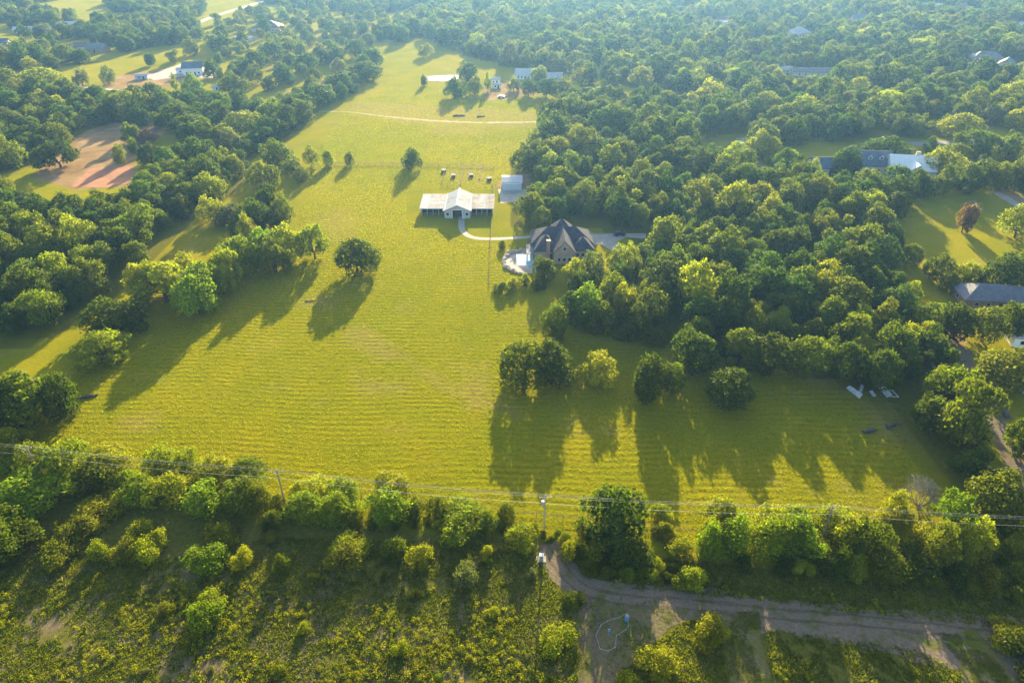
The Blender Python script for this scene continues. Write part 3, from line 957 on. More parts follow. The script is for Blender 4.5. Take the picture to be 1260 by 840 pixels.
# the nearest trees of the woods are things of their own, the rest one mass
n_single = sum(1 for p in plants if p[4] in ('tree', 'airy'))


def seen_px(t):
    px, py = to_px(t[0], t[1], t[3] * 0.6)
    if not (-15 < px < 1275 and -5 < py < 850):
        return 0
    return t[2] * px_per_m(t[0], t[1])


scat.sort(key=seen_px, reverse=True)
cut = max(0, 296 - n_single)
for (x, y, wd, ht, c, kind) in scat[:cut]:
    px, py = to_px(x, y)
    grp = 'trees of the left-hand woods' if px < 500 else 'trees of the right-hand wood'
    copy_plant(kind, random.randrange(99), c, x, y, wd, ht, None, grp)
rest = scat[cut:]


def far_woods():
    me = bpy.data.meshes.new('far_woods')
    N = len(rest)
    me.vertices.add(N)
    co, scl, rot, tint, kind = [], [], [], [], []
    for (x, y, wd, ht, c, k) in rest:
        co += [x, y, 0]
        lib = AIRY if k == 'airy' else TREE
        i = random.randrange(len(lib))
        scl += [wd / (2 * lib[i][2]) * random.uniform(.82, 1.18), wd / (2 * lib[i][2]) * random.uniform(.82, 1.18), ht / lib[i][3] * random.uniform(.85, 1.15)]
        rot += [0, 0, random.uniform(0, 6.28)]
        j = random.uniform(0.8, 1.25)
        t = TINT[c]
        tint += [t[0] * j * random.uniform(.9, 1.12), t[1] * j, t[2] * j, 1]
        kind.append(i + (len(TREE) if k == 'airy' else 0))
    me.vertices.foreach_set('co', co)
    for nm, ty, arr, key in (('scl', 'FLOAT_VECTOR', scl, 'vector'), ('rot', 'FLOAT_VECTOR', rot, 'vector'), ('tint', 'FLOAT_COLOR', tint, 'color'), ('pick', 'INT', kind, 'value')):
        a = me.attributes.new(nm, ty, 'POINT')
        a.data.foreach_set(key, arr)
    me.update()
    o = structure(put('far_woods', me), 'stuff')
    o['label'] = 'far woods of closely set green crowns fading into haze'
    g = bpy.data.node_groups.new('far_woods', 'GeometryNodeTree')
    g.interface.new_socket('Geometry', in_out='INPUT', socket_type='NodeSocketGeometry')
    g.interface.new_socket('Geometry', in_out='OUTPUT', socket_type='NodeSocketGeometry')
    n, l = g.nodes, g.links
    gi, go = n.new('NodeGroupInput'), n.new('NodeGroupOutput')
    join = n.new('GeometryNodeJoinGeometry')
    protos = []
    for lib in (TREE, AIRY):
        for (cm, tm, _, _) in lib:
            protos.append(next(ob for p in plants for ob in p[0].children if ob.data == cm))
    g2i = n.new('GeometryNodeGeometryToInstance')
    for ob in reversed(protos):
        oi = n.new('GeometryNodeObjectInfo')
        oi.transform_space = 'ORIGINAL'
        oi.inputs['Object'].default_value = ob
        oi.inputs['As Instance'].default_value = True
        l.new(oi.outputs['Geometry'], join.inputs[0])

    def named(nm, ty):
        a = n.new('GeometryNodeInputNamedAttribute')
        a.data_type = ty
        a.inputs['Name'].default_value = nm
        return a.outputs['Attribute']
    ip = n.new('GeometryNodeInstanceOnPoints')
    l.new(gi.outputs[0], ip.inputs['Points'])
    l.new(join.outputs[0], ip.inputs['Instance'])
    ip.inputs['Pick Instance'].default_value = True
    l.new(named('pick', 'INT'), ip.inputs['Instance Index'])
    e = n.new('FunctionNodeEulerToRotation')
    l.new(named('rot', 'FLOAT_VECTOR'), e.inputs[0])
    l.new(e.outputs[0], ip.inputs['Rotation'])
    l.new(named('scl', 'FLOAT_VECTOR'), ip.inputs['Scale'])
    l.new(ip.outputs[0], go.inputs[0])
    md = o.modifiers.new('far_woods', 'NODES')
    md.node_group = g
    return o


far_woods()
print('plants', len(plants), 'far trees', len(rest))

# ------------------------------------------------------------------ ground
ROUGH = [(-400, 600), (0, 602), (130, 606), (300, 636), (480, 650), (660, 662), (850, 690), (900, 690), (1100, 716), (1260, 735), (1700, 760), (1700, 1100), (-400, 1100)]
SOIL = [(-100, 690), (220, 700), (320, 680), (380, 720), (560, 735), (690, 720), (730, 900), (-100, 900)]
MOWN = [(40, 530), (110, 455), (200, 400), (330, 330), (420, 300), (470, 300), (600, 300), (640, 380), (690, 410), (760, 420), (960, 450), (1080, 480), (1115, 520), (1120, 600), (1060, 640), (850, 660), (660, 640), (480, 630), (300, 600), (130, 570)]
BARE = [[(440, 405), (446, 404), (560, 478), (640, 508), (636, 512), (555, 483)], [(330, 90), (420, 60), (470, 30), (400, 30), (340, 60)], [(420, 402), (450, 400), (480, 425), (500, 440), (470, 445), (430, 420)], [(360, 366), (410, 362), (410, 378), (365, 378)], [(560, 470), (600, 460), (610, 500), (575, 500)],
        [(440, 470), (500, 468), (495, 482), (445, 484)], [(1060, 495), (1110, 490), (1130, 540), (1080, 540)], [(395, 260), (430, 255), (440, 290), (410, 300), (380, 280)], [(430, 125), (660, 138), (670, 158), (560, 160), (430, 140)],
        [(150, 515), (190, 510), (195, 530), (160, 532)], [(980, 460), (1080, 470), (1100, 490), (1000, 475)], [(590, 150), (520, 158), (540, 168), (600, 165)], [(545, 215), (560, 205), (600, 205), (605, 228), (560, 226)], [(820, 440), (900, 450), (870, 465), (820, 455)]]
DIRT = [[(40, 218), (70, 185), (110, 160), (140, 152), (212, 150), (200, 165), (166, 190), (166, 228), (92, 234)], [(120, 106), (150, 92), (215, 84), (250, 84), (250, 100), (215, 104), (180, 116)],
        [(330, 120), (420, 92), (430, 96), (350, 130)], [(640, 214), (652, 214), (654, 236), (612, 236), (612, 224)], [(590, 104), (660, 100), (660, 118), (600, 124)],
        [(1150, 405), (1185, 408), (1188, 424), (1160, 424)], [(1224, 600), (1240, 560), (1300, 540), (1300, 640), (1250, 620)], [(1050, 88), (1100, 74), (1110, 90), (1080, 94)], [(870, 20), (905, 20), (905, 30), (870, 30)], [(1130, 4), (1160, 4), (1160, 14), (1130, 14)], [(1190, 150), (1220, 150), (1220, 162), (1190, 162)],
        [(1215, 232), (1240, 232), (1300, 262), (1290, 270), (1235, 246)]]


def ground():
    ys = [-150, -60, 0, 30]
    y = 45.0
    while y < 3400:
        ys.append(y)
        y += 0.8 if y < 130 else (1.1 if y < 220 else (0.005 * y if y < 900 else 0.06 * y))
    ys.append(3500)
    xs = [0.0]
    while xs[-1] < 3000:
        x = xs[-1]
        xs.append(x + (1.0 if x < 130 else (0.016 * x - 1.0 if x < 900 else 0.12 * x)))
    xs = np.array([-v for v in reversed(xs[1:])] + xs)
    ys = np.array(ys)
    X, Y = np.meshgrid(xs, ys)
    nx, ny = len(xs), len(ys)
    x, y = X.ravel(), Y.ravel()
    me = bpy.data.meshes.new('ground')
    me.vertices.add(nx * ny)
    me.vertices.foreach_set('co', np.stack([x, y, np.zeros_like(x)], 1).ravel())
    i = np.arange((ny - 1) * (nx - 1))
    a = (i // (nx - 1)) * nx + i % (nx - 1)
    q = np.stack([a, a + 1, a + nx + 1, a + nx], 1)
    me.loops.add(q.size)
    me.loops.foreach_set('vertex_index', q.ravel().astype(np.int32))
    me.polygons.add(len(q))
    me.polygons.foreach_set('loop_start', np.arange(0, q.size, 4, dtype=np.int32))
    me.polygons.foreach_set('loop_total', np.full(len(q), 4, dtype=np.int32))
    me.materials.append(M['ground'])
    me.update(calc_edges=True)

    def mask(name, polys, w_):
        m = np.zeros(x.shape)
        for p in polys:
            wp = world_poly(p)
            pw = w_ if w_ > 0 else max(0.6, 0.012 * np.mean([b for _, b in wp]))
            bx = [c[0] for c in wp]
            by = [c[1] for c in wp]
            sel = (x > min(bx) - 40) & (x < max(bx) + 40) & (y > min(by) - 40) & (y < max(by) + 40)
            m[sel] = np.maximum(m[sel], soft_mask(x[sel], y[sel], wp, pw))
        at = me.attributes.new(name, 'FLOAT', 'POINT')
        at.data.foreach_set('value', m.astype(np.float32))
    mask('m_rough', [ROUGH], 2.5)
    mask('m_soil', [SOIL], 6.0)
    mask('m_mown', [MOWN], 6.0)
    mask('m_bare', BARE, 4.0)
    mask('m_dirt', DIRT, 0)
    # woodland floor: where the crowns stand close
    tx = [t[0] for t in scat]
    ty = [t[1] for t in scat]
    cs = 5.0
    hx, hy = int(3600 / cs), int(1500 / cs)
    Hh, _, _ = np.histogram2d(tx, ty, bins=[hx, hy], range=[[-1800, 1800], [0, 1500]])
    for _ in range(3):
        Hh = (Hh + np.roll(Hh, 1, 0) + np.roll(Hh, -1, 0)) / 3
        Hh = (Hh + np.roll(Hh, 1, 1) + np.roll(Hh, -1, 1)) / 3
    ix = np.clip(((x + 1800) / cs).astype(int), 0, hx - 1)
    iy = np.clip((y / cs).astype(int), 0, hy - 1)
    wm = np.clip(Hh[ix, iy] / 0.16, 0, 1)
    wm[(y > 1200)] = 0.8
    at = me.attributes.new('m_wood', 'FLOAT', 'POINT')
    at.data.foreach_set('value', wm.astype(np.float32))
    return structure(put('ground', me))


ground()


def strip(name, pts, width, mat, z, jitter=0.0, step=2.0, off=0.0):
    """Road or path laid along points of the ground."""
    W = [P(a, b).xy for a, b in pts]
    dense = []
    for i in range(len(W) - 1):
        p0, p1, p2, p3 = W[max(0, i - 1)], W[i], W[i + 1], W[min(len(W) - 1, i + 2)]
        k = max(2, int((p2 - p1).length / step))
        for j in range(k):
            t = j / k
            dense.append(0.5 * ((2 * p1) + (p2 - p0) * t + (2 * p0 - 5 * p1 + 4 * p2 - p3) * t * t + (3 * p1 - p0 - 3 * p2 + p3) * t ** 3))
    dense.append(W[-1])
    vs, fs = [], []
    n = len(dense)
    for i, p in enumerate(dense):
        d = (dense[min(n - 1, i + 1)] - dense[max(0, i - 1)]).normalized()
        nn = Vector((-d.y, d.x))
        ww = width if not isinstance(width, (list, tuple)) else np.interp(i / (n - 1), np.linspace(0, 1, len(width)), width)
        for s in (-1, 1):
            k = ww / 2 + jitter * mnoise.noise((p.x * 0.35, p.y * 0.35, s * 7.0 + z * 50)) * 2
            q = p + nn * (s * k + off)
            vs.append((q.x, q.y, z))
        if i:
            a = 2 * i
            fs.append((a - 2, a, a + 1, a - 1))
    mb = MB()
    mb.v, mb.f = vs, fs
    o = structure(mb.build(name, mat))
    if o.data.polygons[0].normal.z < 0:
        o.data.flip_normals()
    return o


def patch(name, pts, mat, z, jitter=0.0, step=2.0, world=False):
    W = [Vector(PP(a, b)) if not world else Vector((a, b)) for a, b in pts]
    out = []
    for i in range(len(W)):
        a, b = W[i], W[(i + 1) % len(W)]
        k = max(1, int((b - a).length / step))
        for j in range(k):
            p = a.lerp(b, j / k)
            out.append((p.x + jitter * mnoise.noise((p.x * .3, p.y * .3, 1.7)), p.y + jitter * mnoise.noise((p.x * .3, p.y * .3, 9.7)), z))
    mb = MB()
    mb.v, mb.f = out, [tuple(range(len(out)))]
    o = structure(mb.build(name, mat))
    if o.data.polygons[0].normal.z < 0:
        o.data.flip_normals()
    return o


strip('earth_track', [(672, 668), (688, 695), (715, 722), (770, 738), (850, 742), (930, 753), (1050, 770), (1180, 790), (1300, 806), (1420, 824)], [5.5, 6.0, 7.5, 7.0, 7.0, 8, 10.5, 13, 14, 14], M['track'], 0.02, 0.7)
M['rut'] = track_mat('tyre_rut', (0.14, 0.105, 0.07), (0.08, 0.075, 0.02), 0.10)
for off in (-1.1, 0.9):
    strip('tyre_rut', [(676, 678), (688, 695), (715, 722), (770, 738), (850, 742), (930, 752), (1050, 762), (1180, 776), (1300, 790), (1420, 806)], .55, M['rut'], 0.05 + off * .002, 0.25, off=off)
    strip('tyre_rut', [(735, 736), (728, 760), (726, 800), (724, 850)], .5, M['rut'], 0.06 + off * .002, 0.25, off=off)
patch('turning_ground', [(702, 738), (770, 742), (850, 748), (840, 765), (812, 785), (790, 800), (770, 820), (760, 900), (700, 900), (715, 800)], M['turning'], 0.03, 1.2)
strip('mown_lane', [(905, 752), (915, 790), (922, 830), (928, 900)], [6.5, 5.6, 5.6, 5.6], M['mown_lane'], 0.035, 0.5)
strip('mown_lane', [(1180, 780), (1200, 800), (1215, 830), (1225, 900)], [7.0, 7.0, 8.0, 9.0], M['mown_lane'], 0.04, 0.6)
strip('sandy_track', [(392, 137), (430, 138), (480, 144), (540, 149), (600, 151), (668, 150)], [0.8, 1.2, 2.6, 3.0, 3.0, 3.2], M['sand_track'], 0.02, 0.5)
strip('driveway', [(568, 266), (568, 280), (573, 288), (583, 292.5), (600, 294), (630, 293), (660, 291)], [2.6, 2.4, 2.3, 2.2, 2.2, 2.2, 2.2], M['concrete'], 0.025)
patch('driveway', [(724, 288), (795, 287), (795, 294), (770, 292), (758, 298), (775, 308), (752, 308), (738, 300), (724, 302)], M['concrete'], 0.03, 0.2)
patch('gravel_yard', [(613, 233), (652, 233), (660, 239), (640, 248), (616, 250)], M['concrete'], 0.03, 0.3)
strip('lane', [(912, 170), (916, 180), (922, 192), (930, 206)], [5.0, 4.5, 4.5, 5.0], M['concrete'], 0.025, 0.1)
strip('lane', [(850, 170), (880, 172), (912, 172)], 2.4, M['track'], 0.03, 0.1)
strip('back_road', [(1120, 177), (1180, 175), (1240, 172), (1330, 168)], 6.0, M['asphalt'], 0.025)
strip('lane', [(1222, 234), (1240, 245), (1262, 258), (1290, 272)], 4.0, M['concrete'], 0.025)
strip('road', [(60, 104), (130, 110), (180, 115), (225, 120), (262, 126)], 4.5, M['concrete'], 0.03)
patch('driveway', [(178, 94), (214, 82), (224, 78), (262, 86), (262, 97), (225, 94), (190, 99)], M['concrete'], 0.04, 0.3)
strip('road', [(225, 36), (262, 21), (300, 9), (330, 0), (370, -10)], 8.0, M['concrete'], 0.03)
strip('lane', [(1180, 425), (1200, 470), (1225, 520), (1250, 575), (1290, 640)], 4.0, M['track'], 0.02, 0.8)
patch('red_soil_plot', [(88, 230), (110, 207), (165, 205), (158, 226), (130, 231)], M['soil_red'], 0.03, 1.0)
patch('pond_bank', [(524, 93), (566, 91.5), (568, 98.5), (548, 101), (524, 100.5)], M['track'], 0.02, 1.5)
patch('pond', [(527, 95), (540, 93.5), (562, 93), (564, 97), (545, 99.5), (527, 99)], M['pond_water'], 0.05, 1.0)


# ------------------------------------------------------------------ ground plants too many to count
def smooth_noise(x, y, sc, z=0.0):
    return np.array([mnoise.noise((a * sc, b * sc, z)) for a, b in zip(x, y)])


def tufts(name, x, y, hgt, wid, tint, blades, mat, spread, label):
    """Small fans of upright blades."""
    N = len(x)
    T = []
    cols = []
    lv = []
    for b in range(blades):
        a = rng.uniform(0, 2 * math.pi, N)
        ox = x + rng.normal(0, spread, N)
        oy = y + rng.normal(0, spread, N)
        h = hgt * rng.uniform(0.6, 1.2, N)
        ww = wid * rng.uniform(0.6, 1.3, N)
        lean = rng.normal(0, 0.45, (N, 2)) * h[:, None]
        ca, sa = np.cos(a) * ww / 2, np.sin(a) * ww / 2
        z0 = np.zeros(N) - 0.01
        T.append(np.stack([np.stack([ox - ca, oy - sa, z0], 1), np.stack([ox + ca, oy + sa, z0], 1), np.stack([ox + lean[:, 0], oy + lean[:, 1], h], 1)], 1))
        cols.append(tint)
        lv.append(rng.uniform(0.15, 0.85, N))
    me = quads_mesh(name, np.concatenate(T), mat, {'tint': np.concatenate(cols), 'leafvar': np.concatenate(lv)}, k=3)
    o = structure(put(name, me), 'stuff')
    o['label'] = label
    return o


def free_of(x, y, polys):
    ok = np.ones(x.shape, bool)
    for p in polys:
        ok &= ~in_poly(x, y, p)
    return ok


def mown_grass():
    wp = world_poly([(40, 545), (100, 465), (180, 400), (330, 330), (380, 240), (385, 190), (430, 130), (470, 84), (690, 110), (690, 150), (640, 195), (600, 240), (612, 300), (640, 380), (690, 415), (960, 455), (1110, 500), (1125, 600), (1060, 645), (850, 670), (660, 655), (480, 640), (300, 620), (130, 590), (0, 590)])
    xs, ys = [p[0] for p in wp], [p[1] for p in wp]
    n = 480000
    x = rng.uniform(min(xs), max(xs), n)
    y = np.exp(rng.uniform(math.log(min(ys)), math.log(520), n))
    ok = in_poly(x, y, wp)
    x, y = x[ok], y[ok]
    drive = world_poly([(500, 235), (610, 235), (662, 285), (662, 300), (580, 300), (500, 270)])
    ok = ~in_poly(x, y, drive)
    x, y = x[ok], y[ok]
    wob = 5.0 * (0.5 + 0.5 * np.sin(x * 0.02) * np.cos(y * 0.017)) + 0.8 * np.sin(x * 0.11 + y * 0.05)
    ph = 0.5 + 0.5 * np.sin((y + 0.045 * x + wob) * 2 * math.pi / 1.9)
    patchy = np.sin(x * 0.045 + 2 * np.sin(y * 0.05)) + np.cos(y * 0.07 + np.sin(x * 0.03) * 2)
    keep = (ph > 0.28 + 0.15 * np.sin(x * 0.9 + y)) | (y > 210) | (patchy > 0.05 + rng.normal(0, 0.3, len(x)))
    keep &= rng.uniform(size=len(x)) < np.clip((520 - y) / 260, 0, 1)
    keep &= rng.uniform(size=len(x)) < 0.85
    x, y, ph = x[keep], y[keep], ph[keep]
    nz = 0.5 + 0.5 * np.sin(x * 0.031 + 1.3 * np.sin(y * 0.023)) * np.cos(y * 0.04 + np.sin(x * 0.017))
    nz = np.clip(nz + rng.normal(0, 0.2, len(x)), 0, 1)
    tint = np.array([0.225, 0.222, 0.003])[None] * (1 - nz[:, None]) + np.array([0.345, 0.275, 0.003])[None] * nz[:, None]
    h = (0.12 + 0.14 * ph) * np.where(y > 210, 1.1, 1.0)
    wid = np.clip(0.0014 * y, 0.14, 0.5)
    tufts('meadow_grass', x, y, h, wid, tint, 2, M['grass_blade'], 0.15, 'short mown yellow green grass growing in rows over the meadow')


mown_grass()

TRACK_KEEP = [world_poly(p) for p in ([(664, 660), (688, 674), (724, 708), (770, 723), (850, 729), (930, 738), (1050, 753), (1180, 766), (1420, 792), (1420, 850), (1260, 826), (1250, 900), (1195, 900), (1180, 825), (1130, 800), (1050, 788), (940, 774), (950, 820), (960, 900), (902, 900), (894, 820), (886, 765), (845, 762), (815, 785), (795, 800), (772, 825), (762, 900), (702, 900), (712, 810), (706, 765), (690, 730), (668, 690)],)]


def weeds():
    wp = world_poly([(-60, 640), (200, 690), (330, 660), (500, 665), (660, 672), (850, 690), (1100, 718), (1320, 740), (1320, 880), (-60, 880)])
    xs, ys = [p[0] for p in wp], [p[1] for p in wp]
    n = 60000
    x, y = rng.uniform(min(xs), max(xs), n), rng.uniform(min(ys), max(ys), n)
    ok = in_poly(x, y, wp) & free_of(x, y, TRACK_KEEP)
    x, y = x[ok], y[ok]
    # low green cover everywhere
    d = smooth_noise(x, y, 0.09, 2.0) + 0.6 * smooth_noise(x, y, 0.35, 5.0)
    low = d > -0.38
    lx, ly = x[low], y[low]
    k = np.clip(d[low] * 0.8 + 0.5 + rng.normal(0, 0.15, len(lx)), 0, 1)[:, None]
    tint = np.array([0.085, 0.105, 0.006])[None] * (1 - k) + np.array([0.20, 0.19, 0.006])[None] * k
    tufts('undergrowth', lx, ly, np.full(len(lx), 0.30), np.full(len(lx), 0.22), tint, 5, M['weed'], 0.22, 'low green weeds covering the rough ground')
    # taller leafy yellow weeds in drifts
    lpx = 630 + F * x / (y * CT + H * ST)
    lpy = 420 - F * (y * ST - H * CT) / (y * CT + H * ST)
    dens = 0.62 * smooth_noise(x, y, 0.07, 8.0) + 0.55 * smooth_noise(x, y, 0.22, 11.0) + 0.25 * smooth_noise(x, y, 0.6, 14.0)
    bright = np.clip((lpy - 705) / 50, 0, 1) * np.clip(1.15 - np.abs(lpx - 480) / 900, 0.3, 1)
    sel = (dens > 0.27 - 0.26 * bright) & (rng.uniform(size=len(x)) < 0.27)
    px_, py_ = x[sel], y[sel]
    pos, nr, tn, lv = [], [], [], []
    for a, b in zip(px_, py_):
        s = random.choice((0.3, 0.45, 0.6, 0.75, 1.15)) * random.uniform(.8, 1.2)
        m = int(16 + 26 * s)
        d_ = rng.normal(size=(m, 3))
        d_[:, 2] = np.abs(d_[:, 2]) + 0.1
        d_ /= np.linalg.norm(d_, axis=1, keepdims=True)
        pos.append(np.array([a, b, 0.05]) + d_ * np.array([0.55, 0.55, 0.8]) * s * rng.uniform(0.5, 1.05, (m, 1)))
        nr.append(d_ + rng.normal(0, 0.5, d_.shape))
        q = random.random()
        c = np.array([0.30, 0.27, 0.004]) if q < 0.55 else (np.array([0.18, 0.19, 0.006]) if q < 0.85 else np.array([0.07, 0.11, 0.012]))
        tn.append(np.repeat(c[None] * random.uniform(0.8, 1.2), m, 0))
        lv.append(rng.uniform(0.1, 0.9, m))
    pos, nr, tn, lv = (np.concatenate(v) for v in (pos, nr, tn, lv))
    me = quads_mesh('weeds', leaf_quads(pos, nr, 0.10, rng), M['weed'], {'tint': tn, 'leafvar': lv})
    o = structure(put('weeds', me), 'stuff')
    o['label'] = 'knee high yellow and green weeds in drifts over the rough ground'
    # dead, bleached stalks among them
    sel = (smooth_noise(x, y, 0.13, 31.0) > 0.12) & (rng.uniform(size=len(x)) < 0.10)
    sx_, sy_ = x[sel], y[sel]
    k = rng.uniform(size=(len(sx_), 1))
    tint = np.array([0.22, 0.17, 0.10])[None] * (1 - k) + np.array([0.34, 0.27, 0.17])[None] * k
    tufts('dead_stalks', sx_, sy_, rng.uniform(0.3, 0.75, len(sx_)), np.full(len(sx_), 0.07), tint, 7, M['weed'], 0.3, 'bleached dead stalks standing among the weeds')


weeds()


def lane_grass():
    x, y = [], []
    for poly in ([(898, 752), (934, 752), (956, 900), (894, 900)], [(1150, 778), (1200, 782), (1240, 830), (1250, 900), (1190, 900), (1196, 830)], [(690, 730), (845, 742), (812, 790), (765, 830), (755, 900), (700, 900)]):
        wp = world_poly(poly)
        n = 9000
        a = rng.uniform(min(p[0] for p in wp), max(p[0] for p in wp), n)
        b = rng.uniform(min(p[1] for p in wp), max(p[1] for p in wp), n)
        d = smooth_noise(a, b, 0.25, 21.0) + 0.5 * smooth_noise(a, b, 1.1, 25.0)
        ok = in_poly(a, b, wp) & (d > (-0.1 if len(x) < 2 else 0.12))
        x.append(a[ok])
        y.append(b[ok])
    x, y = np.concatenate(x), np.concatenate(y)
    k = rng.uniform(size=(len(x), 1))
    tint = np.array([0.10, 0.12, 0.008])[None] * (1 - k) + np.array([0.19, 0.165, 0.015])[None] * k
    tufts('lane_grass', x, y, np.full(len(x), 0.16), np.full(len(x), 0.13), tint, 4, M['grass_blade'], 0.15, 'short trodden grass on the lanes and turning ground')


lane_grass()


# ------------------------------------------------------------------ buildings
def window(parent, x, y, z, w_, h_, face, deep=0.06):
    """Window frame and pane standing proud of a wall facing -y ('f') or +x / -x."""
    t = 0.09
    fr, pn = MB(), MB()
    for (a, b, c, d) in ((-w_ / 2, 0, w_ / 2, t), (-w_ / 2, h_ - t, w_ / 2, h_), (-w_ / 2, t, -w_ / 2 + t, h_ - t), (w_ / 2 - t, t, w_ / 2, h_ - t)):
        if face == 'f':
            fr.box(x + a, y - deep, z + b, x + c, y, z + d)
        else:
            s = 1 if face == 'r' else -1
            fr.box(min(x, x + s * deep), y + a, z + b, max(x, x + s * deep), y + c, z + d)
    if face == 'f':
        pn.box(x - w_ / 2 + t, y - deep * 0.5, z + t, x + w_ / 2 - t, y - 0.002, z + h_ - t)
    else:
        s = 1 if face == 'r' else -1
        pn.box(min(x + s * .002, x + s * deep * .5), y - w_ / 2 + t, z + t, max(x + s * .002, x + s * deep * .5), y + w_ / 2 - t, z + h_ - t)
    f = fr.build('window', M['white'], parent)
    pn.build('pane', M['glass'], f)
    return f


def gable_roof(parent, w_, d, h, ridge, mat, ov=0.5, t=0.18, axis='x', x0=0, y0=0, name='roof'):
    mb = MB()
    k = (ridge - h) / (d / 2)
    e = d / 2 + ov
    ze = h - k * ov + 0.03
    zr = ridge + 0.03
    a = w_ / 2 + ov
    q = lambda x, y, z: (x0 + x, y0 + y, z) if axis == 'x' else (x0 - y, y0 + x, z)
    mb.slab(q(-a, -e, ze + t), q(a, -e, ze + t), q(a, 0, zr + t), q(-a, 0, zr + t), t)
    mb.slab(q(a, e, ze + t), q(-a, e, ze + t), q(-a, 0, zr + t), q(a, 0, zr + t), t)
    return mb.build(name, mat, parent)


def hip_roof(parent, w_, d, h, ridge, mat, ov=0.6, x0=0, y0=0, name='roof'):
    a, e = w_ / 2 + ov, d / 2 + ov
    r_ = max(0.02, a - e)
    mb = MB()
    z = h + 0.02
    mb.add([(x0 - a, y0 - e, z), (x0 + a, y0 - e, z), (x0 + a, y0 + e, z), (x0 - a, y0 + e, z), (x0 - r_, y0, ridge), (x0 + r_, y0, ridge),
            (x0 - a, y0 - e, z - .2), (x0 + a, y0 - e, z - .2), (x0 + a, y0 + e, z - .2), (x0 - a, y0 + e, z - .2)],
           [(0, 1, 5, 4), (1, 2, 5), (2, 3, 4, 5), (3, 0, 4), (6, 7, 1, 0), (7, 8, 2, 1), (8, 9, 3, 2), (9, 6, 0, 3), (9, 8, 7, 6)])
    return mb.build(name, mat, parent)


def house(name, label, cat, px, py, rz, w_, d, h, ridge, wall, roof, hip=False, nwin=3, chim=None, group=None, door=True, dormers=0):
    rt = root(name, label, cat, P(px, py), rz, group)
    mb = MB()
    if hip:
        mb.box(-w_ / 2, -d / 2, -0.2, w_ / 2, d / 2, h)
    else:
        mb.prism_x([(-d / 2, -0.2), (d / 2, -0.2), (d / 2, h), (0, ridge), (-d / 2, h)], -w_ / 2, w_ / 2)
    mb.build('wall', M[wall], rt)
    rf = hip_roof(rt, w_, d, h, ridge, M[roof]) if hip else gable_roof(rt, w_, d, h, ridge, M[roof])
    MB().box(-w_ * .49, -.15, ridge + (0.01 if hip else .16), w_ * .49, .15, ridge + .3).build('ridge_cap', M[roof], rf) if not hip else None
    sp = w_ / (nwin + 1)
    for i in range(nwin):
        x = -w_ / 2 + sp * (i + 1)
        if door and i == nwin // 2:
            dr = MB().box(x - .55, -d / 2 - .06, 0, x + .55, -d / 2, 2.15).build('door', M['dark_wood'], rt)
            MB().box(x + .35, -d / 2 - .13, 1.0, x + .45, -d / 2 - .062, 1.1).build('handle', M['metal'], dr)
        else:
            window(rt, x, -d / 2, 0.9, 1.3, 1.3, 'f')
    window(rt, w_ / 2, 0, 0.9, 1.3, 1.3, 'r')
    window(rt, -w_ / 2, 0, 0.9, 1.3, 1.3, 'l')
    if chim is not None:
        c = MB().box(chim - .55, -.1, h, chim + .55, .9, ridge + 1.3).build('chimney', M['brick'], rf)
        MB().box(chim - .65, -.2, ridge + 1.302, chim + .65, 1.0, ridge + 1.45).build('cap', M['concrete'], c)
    for i in range(dormers):
        x = (i - (dormers - 1) / 2) * 5.0
        k = (ridge - h) / (d / 2)
        yf = -d * 0.30
        zb = h + (d / 2 + yf) * k
        dm = MB().prism([(x - .9, zb - .3), (x + .9, zb - .3), (x + .9, zb + 1.5), (x, zb + 2.4), (x - .9, zb + 1.5)], yf, yf + 2.6).build('dormer', M['white'], rt)
        gable_roof(dm, 2.6, 1.8, zb + 1.5, zb + 2.4, M[roof], 0.2, 0.1, 'y', x, yf + 1.3)
        MB().box(x - .5, yf - .05, zb + .35, x + .5, yf - .002, zb + 1.45).build('pane', M['glass'], dm)
    return rt


